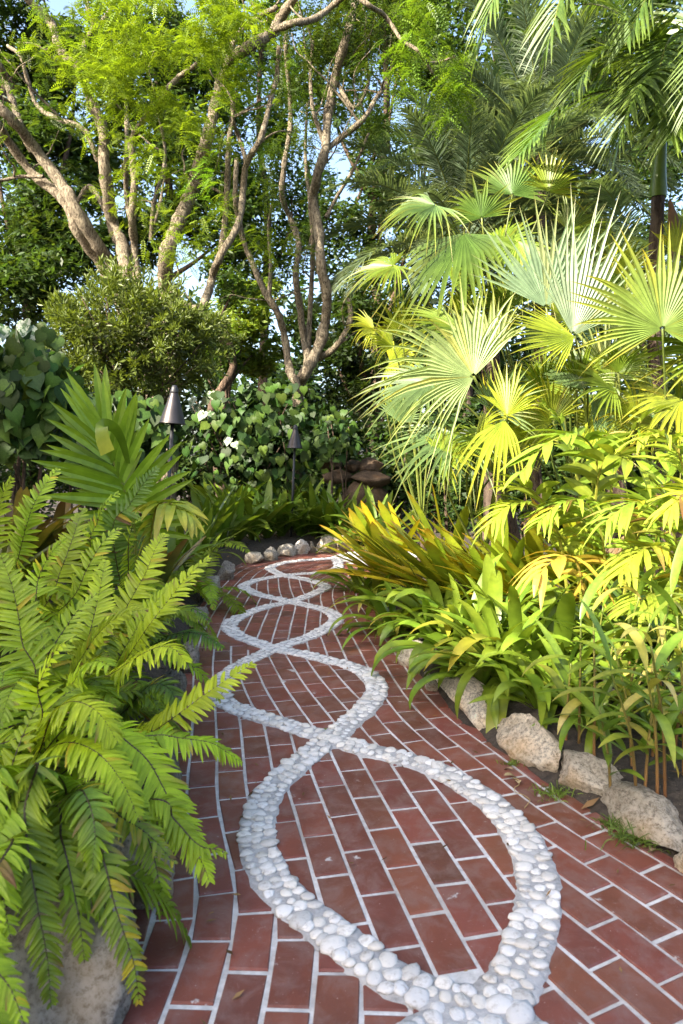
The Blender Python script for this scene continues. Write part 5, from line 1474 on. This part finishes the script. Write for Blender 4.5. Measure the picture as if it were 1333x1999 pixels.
frond('d', [(160, 1530, 1.75), (230, 1590, 1.72), (290, 1630, 1.7), (345, 1690, 1.68)], 38, 0.06, 0.0074, (0.16, 0.22, 0.02), (0.30, 0.26, 0.02), droop=0.35, start=0.3, yellow=True, skip=0.15)
frond('d', [(20, 1640, 1.4), (-40, 1760, 1.25), (-20, 1870, 1.2), (20, 1930, 1.18), (48, 2000, 1.16)], 52, 0.06, 0.0061, FG, FT, droop=0.4, start=0.25)
frond('e', [(-30, 1680, 1.8), (0, 1600, 1.75), (22, 1500, 1.75), (47, 1431, 1.78), (76, 1372, 1.82)], 44, 0.085, 0.0077, FG, FT, start=0.25, up=(0, -0.8, 1))
frond('d', [(105, 1620, 1.7), (128, 1555, 1.66), (118, 1520, 1.6), (85, 1500, 1.55), (60, 1540, 1.5)], 46, 0.075, 0.0070, (0.10, 0.175, 0.02), FT, droop=0.3, start=0.25)
frond('d', [(100, 1600, 1.65), (150, 1545, 1.6), (170, 1560, 1.55), (185, 1620, 1.5), (180, 1700, 1.48)], 46, 0.075, 0.0070, (0.10, 0.175, 0.02), FT, droop=0.3, start=0.25)
frond('e', [(40, 1350, 2.3), (42, 1250, 2.35), (25, 1150, 2.4), (0, 1080, 2.45)], 52, 0.115, 0.0086, FG, FT, start=0.25, up=(0, -0.8, 1))
frond('e', [(60, 1330, 2.4), (95, 1275, 2.4), (125, 1230, 2.45), (152, 1192, 2.5), (190, 1158, 2.55)], 44, 0.11, 0.0084, FG, FT, start=0.25, up=(0, -0.6, 1))
frond('b', [(90, 1440, 2.3), (120, 1370, 2.25), (160, 1310, 2.25), (185, 1290, 2.2), (215, 1300, 2.15)], 46, 0.115, 0.0084, BRT, BRT, droop=0.35, start=0.25)
frond('a', [(70, 1480, 1.95), (100, 1400, 1.9), (140, 1370, 1.85), (190, 1390, 1.8), (230, 1450, 1.78)], 57, 0.10, 0.0077, BRT, FT, droop=0.4, start=0.25)
frond('f', [(20, 1150, 3.5), (38, 1080, 3.45), (60, 1000, 3.45), (86, 950, 3.5), (114, 914, 3.55)], 42, 0.12, 0.0103, FG, BRT, start=0.25, up=(0, -0.8, 1))
frond('f', [(90, 1180, 3.3), (120, 1110, 3.3), (143, 1048, 3.35), (153, 1015, 3.4), (163, 990, 3.45)], 42, 0.115, 0.0098, FG, BRT, start=0.25, up=(0, -0.8, 1))
frond('f', [(-10, 1150, 3.3), (-15, 1060, 3.3), (0, 980, 3.3), (25, 930, 3.3)], 44, 0.12, 0.0092, FG, FT, start=0.25, up=(0, -0.8, 1))
frond('g', [(220, 1040, 4.2), (252, 988, 4.2), (277, 948, 4.2), (307, 912, 4.25)], 36, 0.15, 0.0123, (0.085, 0.17, 0.03), (0.10, 0.19, 0.03), start=0.2, up=(0, -0.8, 1))
frond('g', [(290, 990, 4.7), (317, 950, 4.7), (342, 930, 4.75), (366, 912, 4.8)], 34, 0.12, 0.0111, (0.07, 0.15, 0.04), FT, start=0.2, up=(0, -0.8, 1))
frond('g', [(180, 1080, 3.9), (190, 1020, 3.85), (205, 985, 3.8), (235, 960, 3.8)], 38, 0.11, 0.0098, FG, FT, start=0.25, up=(0, -0.7, 1))
frond('g', [(250, 1080, 3.8), (255, 1040, 3.75), (262, 1020, 3.7), (280, 1010, 3.65)], 34, 0.09, 0.0086, FG, FT, start=0.25, up=(0, -0.7, 1))
frond('h', [(410, 1085, 6.2), (435, 1062, 6.1), (460, 1062, 6.0), (486, 1078, 5.9)], 31, 0.12, 0.0111, FG, FT, start=0.2)
frond('c', [(300, 1260, 3.3), (350, 1236, 3.25), (395, 1240, 3.2), (437, 1266, 3.15)], 38, 0.09, 0.0086, (0.06, 0.125, 0.018), FG, droop=0.4, start=0.25)
frond('c', [(310, 1220, 3.6), (350, 1190, 3.55), (380, 1190, 3.5), (412, 1214, 3.45)], 36, 0.09, 0.0086, (0.06, 0.125, 0.018), FG, droop=0.4, start=0.25)
frond('b', [(230, 1400, 2.5), (290, 1340, 2.5), (330, 1345, 2.45), (350, 1390, 2.4)], 44, 0.085, 0.0080, (0.07, 0.135, 0.02), FG, droop=0.3, start=0.25)
frond('c', [(180, 1400, 2.9), (225, 1300, 2.95), (262, 1235, 3.0), (300, 1180, 3.05), (345, 1130, 3.1)], 42, 0.11, 0.0095, BRT, BRT, start=0.3)
frond('b', [(100, 1420, 2.5), (140, 1320, 2.5), (190, 1240, 2.5), (240, 1200, 2.5), (290, 1190, 2.48)], 46, 0.115, 0.0089, BRT, BRT, start=0.28)
frond('c', [(220, 1330, 3.1), (270, 1240, 3.15), (310, 1200, 3.2), (350, 1190, 3.2), (385, 1210, 3.2)], 38, 0.10, 0.0085, FG, FT, start=0.28)
frond('e', [(40, 1440, 2.0), (75, 1340, 2.0), (110, 1270, 2.0), (150, 1240, 2.0)], 42, 0.1, 0.0085, BRT, BRT, start=0.26)
frond('f', [(60, 1200, 3.0), (75, 1130, 3.0), (100, 1080, 3.0), (130, 1050, 3.0)], 42, 0.11, 0.0089, FG, BRT, start=0.26, up=(0, -0.7, 1))
frond('f', [(130, 1180, 3.2), (170, 1110, 3.2), (200, 1060, 3.25), (235, 1030, 3.3)], 42, 0.11, 0.0089, FG, BRT, start=0.26, up=(0, -0.7, 1))
frond('a', [(40, 1560, 1.9), (80, 1480, 1.85), (130, 1450, 1.8), (190, 1470, 1.75), (240, 1530, 1.7), (270, 1600, 1.68)], 65, 0.085, 0.0075, BRT, BRT, droop=0.32, start=0.22)
frond('d', [(30, 1580, 1.6), (20, 1520, 1.55), (0, 1500, 1.5), (-20, 1560, 1.45), (-25, 1660, 1.42)], 52, 0.08, 0.0075, FG, FT, droop=0.32, start=0.22)
frond('d', [(90, 1580, 1.6), (120, 1640, 1.52), (140, 1720, 1.48), (155, 1800, 1.45), (165, 1880, 1.43)], 55, 0.065, 0.0056, FG, FT, droop=0.3, start=0.2)
frond('d', [(10, 1560, 1.5), (-5, 1640, 1.42), (5, 1740, 1.38), (20, 1830, 1.36)], 51, 0.07, 0.0059, FG, FT, droop=0.3, start=0.2)
frond('a', [(200, 1520, 1.85), (250, 1570, 1.8), (290, 1640, 1.75), (310, 1720, 1.72), (318, 1790, 1.7)], 55, 0.07, 0.0059, FG, BRT, droop=0.3, start=0.2)
# lower, shaded fronds that fill each fern
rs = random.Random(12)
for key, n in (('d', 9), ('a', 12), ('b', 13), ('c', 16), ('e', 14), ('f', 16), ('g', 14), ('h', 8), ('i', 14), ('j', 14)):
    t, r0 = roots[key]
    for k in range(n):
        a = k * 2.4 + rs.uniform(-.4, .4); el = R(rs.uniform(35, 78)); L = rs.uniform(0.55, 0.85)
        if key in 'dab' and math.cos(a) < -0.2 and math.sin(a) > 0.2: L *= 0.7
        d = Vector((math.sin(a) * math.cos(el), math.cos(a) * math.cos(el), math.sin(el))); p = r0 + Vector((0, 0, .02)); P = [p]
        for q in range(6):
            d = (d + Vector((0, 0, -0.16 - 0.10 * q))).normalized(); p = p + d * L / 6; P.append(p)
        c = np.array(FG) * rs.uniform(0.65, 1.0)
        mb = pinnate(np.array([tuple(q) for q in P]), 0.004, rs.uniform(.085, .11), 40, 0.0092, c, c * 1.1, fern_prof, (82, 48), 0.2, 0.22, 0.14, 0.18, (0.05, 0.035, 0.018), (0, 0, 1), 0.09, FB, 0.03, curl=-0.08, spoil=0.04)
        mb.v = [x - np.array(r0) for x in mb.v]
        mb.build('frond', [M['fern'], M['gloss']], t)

# ---- the young palm between ferns and torch
PG, PT = (0.14, 0.235, 0.018), (0.19, 0.27, 0.02)
WB = [(0, 0.7), (0.15, 1.0), (0.45, 1.0), (0.7, 0.8), (0.9, 0.35), (1.0, 0.02)]
b = at(262, 905, 4.5); b.z = gz(b.x, b.y)
yp = empty('young_palm', (0, 0, 0), 'young palm with one broad pleated leaf and a folded yellow leaf tip', 'palm')
P = [b, at(262, 1030, 4.45), at(243, 958, 4.4), at(228, 920, 4.38), at(214, 880, 4.36), at(206, 850, 4.36)]
mb = pinnate([tuple(q) for q in P], 0.012, 0.55, 16, 0.031, PG, PT, lambda u: float(np.interp(u, [0, .4, 1], [0.7, 1, 0.95])), (86, 8), 0.10, 0.35, 0.25, 0.5, (0.17, 0.2, 0.04), (0.25, -1, 0.45), 0.075, WB)
mb.build('frond', [M['gloss'], M['gloss']], yp)
P = [b, at(240, 1000, 4.7), at(205, 900, 4.75), at(180, 830, 4.8)]
mb = pinnate([tuple(q) for q in P], 0.01, 0.46, 9, 0.032, (0.07, 0.14, 0.025), PT, None, (60, 15), 0.1, 0.3, 0.3, 0.55, (0.15, 0.19, 0.04), (0.1, -1, 0.3), 0.08, WB)
mb.build('frond', [M['gloss'], M['gloss']], yp)
P = [b, at(300, 1010, 4.2), at(322, 985, 4.05), at(345, 990, 3.95), at(368, 1012, 3.85)]
mb = pinnate([tuple(q) for q in P], 0.009, 0.31, 14, 0.030, (0.15, 0.22, 0.02), (0.32, 0.29, 0.03), None, (80, 8), 0.5, 0.3, 0.1, 0.45, (0.25, 0.25, 0.04), (0.1, -0.4, 1), 0.10, WB)
o = mb.build('frond', [M['gloss'], M['gloss']], yp); tag(o, 'drooping frond with pale yellow tips')
P = [b, at(250, 985, 4.3), at(225, 890, 4.15), at(205, 838, 4.0)]
mb = MB()
Q = smooth_path(np.array([tuple(at(*q)) for q in [(250, 905, 4.30), (238, 862, 4.20), (222, 836, 4.12), (200, 832, 4.06), (200, 856, 4.02), (210, 884, 4.01)]]), 5)
n = len(Q); T = unit(np.gradient(Q, axis=0)); sd_ = unit(np.cross(T, np.array([0.2, 1.0, 0.2])))
hw = np.interp(np.linspace(0, 1, n), [0, .4, 1], [0.016, 0.040, 0.050])[:, None]
V = np.stack([Q - sd_ * hw, Q + sd_ * hw], 1).reshape(-1, 3); i = np.arange(n - 1)[:, None] * 2
cc = np.interp(np.linspace(0, 1, n), [0, .5, 1], [0, 0, 1])[:, None]
C_ = np.array([[0.12, 0.2, 0.02]]) * (1 - cc) + np.array([[0.34, 0.36, 0.04]]) * cc
mb.add(V, np.hstack([i, i + 1, i + 3, i + 2]), np.repeat(C_, 2, 0)); o = mb.build('folded_leaflet', M['gloss'], yp, smooth=True); tag(o, 'folded leaflet tip glowing yellow')

# ---- bromeliads behind the ferns
RB_M = [strap_mesh('bromeliad_leaf', 'brom', bnd, c, t_, 0.15, 0.6, BROM) for bnd, c, t_ in ((0.4, (0.10, 0.14, 0.03), (0.16, 0.07, 0.035)), (0.7, (0.13, 0.15, 0.03), (0.10, 0.045, 0.03)), (0.3, (0.15, 0.18, 0.03), (0.28, 0.2, 0.05)), (0.9, (0.09, 0.13, 0.03), (0.2, 0.10, 0.04)))]
GB = 'bromeliads left of the path'
for k, (x, Y, z, lab) in enumerate([(28, 4.6, .25, 'bromeliad with maroon leaf tips above the left ferns'), (100, 4.9, .2, 'bromeliad with green-brown leaves left of the young palm'), (-20, 4.0, .2, 'bromeliad at the left rim behind the ferns'), (165, 5.3, .05, 'bromeliad in the shade behind the young palm'), (300, 5.6, .0, 'bromeliad below the near torch head')]):
    bromeliad(lab, 0, 0, 22, 0.62, 90 + k, lean=(0.1, -0.2, 0.35), p=bp(x, Y, z), group=GB, metas=RB_M, tilt=(10, 65))
for k, (x, Y) in enumerate([(330, 6.3), (370, 7.0), (350, 7.6), (395, 7.8), (300, 7.0), (250, 6.6), (190, 6.2)]):
    lily(['lily clump right beside the near torch pole', 'lily clump behind the drooping yellow-tipped frond', 'lily clump in shade behind the near torch', 'lily clump by the upright grey stone', 'lily clump left of the near torch pole', 'lily clump behind the broad pleated leaf', 'lily clump deep behind the left bromeliads'][k], 0, 0, 16, 0.62, 400 + k, 'lily clumps left of the path', FAR, (4, 55), bp(x, Y))

# ---- heart-leaved shrubs
m = leaf_material('heart_leaf', 0.5, 0.25, var=0.4, spec=0.15); M['heart'] = m
def variegated(name):
    m = leaf_material(name, 0.45, 0.3, var=0.15, spec=0.35)
    nt = m.node_tree; b = nt.nodes['Principled BSDF']
    src = b.inputs['Base Color'].links[0].from_socket
    oi = nt.nodes.new('ShaderNodeObjectInfo'); tc = nt.nodes.new('ShaderNodeTexCoord')
    ad = N(nt, 'ShaderNodeVectorMath', operation='ADD'); nt.links.new(tc.outputs['Object'], ad.inputs[0]); nt.links.new(oi.outputs['Location'], ad.inputs[1])
    t = N(nt, 'ShaderNodeTexNoise', i_Scale=3.6, i_Detail=5.0, i_Roughness=0.65); nt.links.new(ad.outputs[0], t.inputs[0])
    nt.links.new(mixc(nt, ramp(nt, t.outputs[0], [(0.47, (0, 0, 0)), (0.53, (0.9,) * 3)]), src, (0.40, 0.44, 0.32)), b.inputs['Base Color'])
    return m
M['varieg'] = variegated('variegated_heart_leaf')
def heart_mesh(mat, col, droop):
    "a heart-shaped blade of unit length, stalk notch at the origin, tip at +Y"
    out = [(0, 0), (-0.17, -0.13), (-0.38, -0.07), (-0.50, 0.14), (-0.47, 0.38), (-0.33, 0.60), (-0.15, 0.78), (0, 0.98)]
    mid = [(0, 0), (0, 0.05), (0, 0.12), (0, 0.26), (0, 0.42), (0, 0.60), (0, 0.78), (0, 0.98)]
    mb = MB(); V = []; C = []
    def z(x, y): return 0.16 * abs(x) ** 1.2 - droop * max(y, 0) ** 2 - 0.10 * abs(x) ** 3 * 6
    n = len(out)
    for sg in (1, -1):
        for (x, y) in out: V.append((x * sg, y, z(x, y)))
    for (x, y) in mid: V.append((x, y, z(x, y) - 0.015))
    C = [np.array(col) * (0.95 if k < 2 * n else 1.2) for k in range(3 * n)]
    F = []
    for s in range(2):
        for k in range(n - 1):
            a, b_, c, d = s * n + k, s * n + k + 1, 2 * n + k + 1, 2 * n + k
            F.append((a, b_, c, d) if s else (d, c, b_, a))
    mb.add(np.array(V), np.array(F), np.array(C))
    return mb.mesh('heart_leaf', M[mat], True)
HG = [heart_mesh('heart', c, d) for c, d in (((0.030, 0.060, 0.012), 0.25), ((0.042, 0.080, 0.014), 0.45), ((0.024, 0.048, 0.011), 0.2), ((0.060, 0.10, 0.016), 0.6))]
HV = [heart_mesh('varieg', (0.06, 0.115, 0.04), d) for d in (0.15, 0.35)]
def heart_shrub(label, cx, cy, rx, ry, Y, rY, n, size, vshare, seed, fill, branches=10):
    rs = random.Random(seed); k = Y / FPX
    c = at(cx, cy, Y); t = empty('heart_leaf_shrub', (0, 0, 0), label, 'shrub')
    for q in range(branches):
        p = Vector((c.x + rs.uniform(-.5, .5) * rx * k, Y + rs.uniform(-.3, .3), 0)); e = Vector((c.x + rs.uniform(-.8, .8) * rx * k, Y + rs.uniform(-.5, .5) * rY, c.z + rs.uniform(-.2, .8) * ry * k))
        Q = smooth_path(np.array([p, p.lerp(e, .5) + Vector((rs.uniform(-.1, .1), 0, 0)), e]), 5); mb = MB(); tube(mb, Q, np.linspace(.02, .008, len(Q)), 6); mb.build('branch', M['dark_bark'], t, smooth=True)
    for q in range(n):
        while True:
            x, y = rs.uniform(-1, 1), rs.uniform(-1, 1)
            if abs(x) ** 2.6 + abs(y) ** 2.6 < 1: break
        dep = -rY * math.sqrt(max(1 - (x * x + y * y) * 0.6, 0.05)) * rs.uniform(0.75, 1.05)
        p = at(cx + x * rx, cy + y * ry, Y + dep)
        nrm = Vector((x * 0.5 + rs.gauss(0, .5), -0.8 + rs.gauss(0, .4), 0.6 + rs.gauss(0, .5)))
        d = Vector((x * 0.4 + rs.gauss(0, .45), -0.35, -0.8 + rs.gauss(0, .3)))
        vv = noise.noise(Vector((p.x * 1.6, p.z * 1.6, seed))) + rs.uniform(-.15, .15) - 0.35 * x > (0.74 - vshare)
        s = size * rs.uniform(0.6, 1.15)
        inst('leaf', rs.choice(HV if vv else HG), frame(p - d.normalized() * s * .4, d, nrm, s), t)
    lf = MB(); leaves(lf, lumps(fill, c + Vector((0, 0.25, 0)), (rx * k * 0.95, rY * 0.9, ry * k * 0.95), 30, 0.3), size * 0.8, 0.7, 0.4, (0.035, 0.075, 0.022), 0.4)
    o = lf.build('leaves', M['tree'], t); o['kind'] = 'stuff'
    return t
heart_shrub('dark green heart-leaved hedge with white-splashed leaves behind the far bed', 505, 862, 165, 112, 11.9, 0.9, 295, 0.165, 0.2, 1, 7000)
heart_shrub('large-leaved variegated shrub at the left rim above the bromeliads', 40, 770, 108, 132, 5.4, 0.6, 230, 0.135, 0.25, 2, 1600, 6)
heart_shrub('heart-leaved shrub in shade under the rounded bush', 200, 850, 150, 80, 8.2, 0.6, 130, 0.18, 0.05, 3, 2600, 8)

heart_shrub('low dark leafy shrub half hiding the rock pile', 660, 850, 48, 48, 10.9, 0.35, 60, 0.13, -0.3, 4, 900, 4)

# ---- rounded small-leaved bush
t = empty('rounded_bush', (0, 0, 0), 'rounded bush of small narrow leaves in front of the left tree', 'shrub')
Yb = 8.6; kb = Yb / FPX; c = at(258, 668, Yb)
rs = random.Random(3)
lf = MB()
for q in range(26):
    a = rs.uniform(0, 6.28); e = c + Vector((math.cos(a) * rs.uniform(.2, .95) * 160 * kb, math.sin(a) * .7, rs.uniform(-.6, .75) * 115 * kb)); p = Vector((c.x + rs.uniform(-.2, .2), Yb + rs.uniform(-.15, .15), 0))
    Q = smooth_path(np.array([p, Vector((p.x, p.y, c.z * .55)).lerp(e, .3), e]), 5); mb = MB(); tube(mb, Q, np.linspace(.022, .006, len(Q)), 6); mb.build('branch', M['dark_bark'], t, smooth=True)
pts = []
for q in range(560):
    v = Vector((rs.gauss(0, 1), rs.gauss(0, 1), rs.gauss(0.15, 1))).normalized()
    k = rs.uniform(0.72, 1.0) * (1 + 0.34 * noise.noise(v * 2.4))
    p = c + Vector((v.x * 178 * kb * k, v.y * 0.95 * k, v.z * 122 * kb * k))
    m_ = 26
    d = unit(np.array(v)[None] * 0.55 + np.array([[0, 0, 0.5]]) + rng.normal(size=(m_, 3)) * 0.55)
    base = np.array(p)[None] + d * rng.uniform(0, .05, (m_, 1)) + np.array(v)[None] * rng.uniform(-.14, .1, (m_, 1))
    sv = unit(np.cross(d, rng.normal(size=(m_, 3)))); uv = np.cross(d, sv)
    g = rng.uniform(0.7, 1.3, (m_, 1)) * np.array([[0.10, 0.145, 0.022]])
    ribbons(lf, base, d, sv, uv, rng.uniform(.06, .095, m_), .011, [(0, .2), (.35, 1), (.7, .8), (1, .05)], 0.1, 0.35, g, g * 1.15)
leaves(lf, lumps(9000, c, (155 * kb, .75, 100 * kb), 24, .34), 0.085, 0.35, 0.4, (0.07, 0.10, 0.02), 0.4)
lf.build('crown', M['leaf'], t)

# ---- torches
m, nt, b_, out = nodes('dark_bronze')
tx = tex(nt, 14.0, 4, 0.6)
nt.links.new(mixc(nt, tx.outputs[0], (0.035, 0.031, 0.03), (0.085, 0.074, 0.07)), b_.inputs['Base Color']); b_.inputs['Metallic'].default_value = 0.85; b_.inputs['Roughness'].default_value = 0.42
M['bronze'] = m
m, nt, b_, out = nodes('black_iron'); b_.inputs['Base Color'].default_value = (0.018, 0.018, 0.02, 1); b_.inputs['Roughness'].default_value = 0.5; M['iron'] = m
def lathe(mb, prof, n=28):
    a = np.linspace(0, 2 * PI, n, endpoint=False)
    V = np.array([(r * math.cos(q), r * math.sin(q), z) for r, z in prof for q in a])
    i = np.arange(len(prof) - 1)[:, None]; j = np.arange(n)[None, :]; j2 = (j + 1) % n
    mb.add(V, np.stack([i * n + j, i * n + j2, (i + 1) * n + j2, (i + 1) * n + j], -1).reshape(-1, 4))
def torch(label, foot, top):
    f = Vector(foot); d = Vector(top) - f; H = d.length
    t = empty('garden_torch', f, label, 'torch', 'garden torches'); t.rotation_euler = d.to_track_quat('Z', 'Y').to_euler()
    mb = MB(); lathe(mb, [(0.0, -0.1), (0.018, -0.1), (0.018, H - 0.30), (0.0, H - 0.30)], 12); mb.build('pole', M['iron'], t, smooth=True)
    z = H - 0.36
    mb = MB(); lathe(mb, [(0.095, z + 0.012), (0.112, z + 0.010), (0.121, z + 0.002), (0.122, z + 0.008), (0.116, z + 0.016), (0.108, z + 0.05), (0.072, z + 0.17), (0.040, z + 0.275), (0.036, z + 0.29), (0.0, z + 0.291)]); mb.build('cone', M['bronze'], t, smooth=True)
    mb = MB(); lathe(mb, [(0.0, z + 0.008), (0.095, z + 0.0125)]); mb.build('cone_bottom', M['iron'], t)
    mb = MB(); lathe(mb, [(0.036, z + 0.288), (0.038, z + 0.292), (0.037, z + 0.305), (0.030, z + 0.335), (0.020, z + 0.358), (0.0, z + 0.361)]); mb.build('cap', M['iron'], t, smooth=True)
f = bp(314, 6.4); torch('near torch with cone head standing left of the heart-leaved hedge', f, at(341, 752, 6.4))
f = bp(567, 10.4); torch('far torch with cone head behind the path bend', f, at(577, 829, 10.4))

# ---- small weeds and litter
def tuft(label, px, py, n, h, seed, col=(0.11, 0.17, 0.03), z=0.0, r=0.05):
    p = gp(px, py); rs = np.random.default_rng(seed)
    mb = MB(); base = rs.normal(size=(n, 3)) * r * np.array([1, .5, 0]); d = rs.normal(size=(n, 3)) * 0.55; d[:, 2] = 1; d = unit(d)
    sv = unit(np.cross(d, rs.normal(size=(n, 3)))); uv = np.cross(d, sv)
    ribbons(mb, base, d, sv, uv, h * rs.uniform(.4, 1.1, n), .0022, [(0, .8), (.4, 1), (.75, .7), (1, .05)], 0.5, 0.2, np.array(col) * rs.uniform(.7, 1.2, (n, 1)), np.array(col) * 1.2)
    o = mb.build('weed_tuft', M['leaf']); o.location = (p.x, p.y, z - 0.004); tag(o, label, 'weed', 'weeds along the edging stones', 'stuff')
tuft('biggest wispy weed tuft in front of the long low stone', 1255, 1640, 260, 0.13, 1, r=0.06)
tuft('wispy weed tuft between the angular and the rounded stone', 1085, 1552, 110, 0.09, 2, r=0.04)
tuft('small weed at the foot of the angular stone', 1000, 1492, 50, 0.05, 3, r=0.02)
tuft('weed tuft left of the long low stone', 1195, 1612, 90, 0.08, 4, r=0.03)
tuft('tiny weed where two pebble bands cross', 640, 1424, 30, 0.02, 5, r=0.01)
mb = MB(); Q = []
for k in range(9): Q.append((0.02 * math.sin(k * 1.3), -0.03 * k, 0.004 + 0.004 * (k % 2)))
tube(mb, smooth_path(np.array(Q), 3), 0.0016, 5, (0.45, 0.33, 0.18))
o = mb.build('dry_twig', M['dry'], smooth=True); o.location = gp(1000, 1520); tag(o, 'thin dry twig lying on the pavers near the angular stone', 'twig')
for k, (x, y, a, L, lab) in enumerate([(985, 1520, .3, .07, 'pale dried leaf on the pavers left of the twig'), (1012, 1535, 1.4, .06, 'curled tan leaf beside the dry twig'), (1000, 1508, 2.2, .05, 'small dried leaf behind the dry twig'), (1270, 1668, .9, .05, 'brown fallen leaf below the weed tuft')]):
    me = strap_mesh('fallen_leaf', 'dry', 1.2, (0.42, 0.32, 0.20), (0.36, 0.25, 0.14), 0.4, 0.5, BLADE)
    p = gp(x, y); o = inst('fallen_leaf', me, frame((p.x, p.y, 0.012), (math.cos(a), math.sin(a), 0.12), (0, 0, 1), L)); tag(o, lab, 'leaf', 'fallen leaves on the path')
mb = MB()
n = 2600; X = np.column_stack([rng.uniform(-3, 3.4, n), rng.uniform(1.3, 12, n)]); d_ = path_dist(X); X = X[d_ > 0.05]; n = len(X)
leaves(mb, np.column_stack([X, ground_height(X) + 0.012]), 0.07, 0.35, 0.9, (0.16, 0.10, 0.05), 0.5, droop=0.0)
n = 1300; X = np.column_stack([rng.uniform(-1.2, 1.6, n), rng.uniform(1.2, 10, n)]); d_ = path_dist(X); X = X[(d_ < -0.01) & (rng.random(n) < np.exp(-np.abs(d_) * 3))]; n = len(X)
leaves(mb, np.column_stack([X, np.full(n, 0.009)]), 0.03, 0.35, 0.9, (0.20, 0.125, 0.06), 0.7, droop=0.0)
o = mb.build('litter', M['dry']); tag(o, 'dry brown leaf litter on the soil', 'litter', kind='stuff')
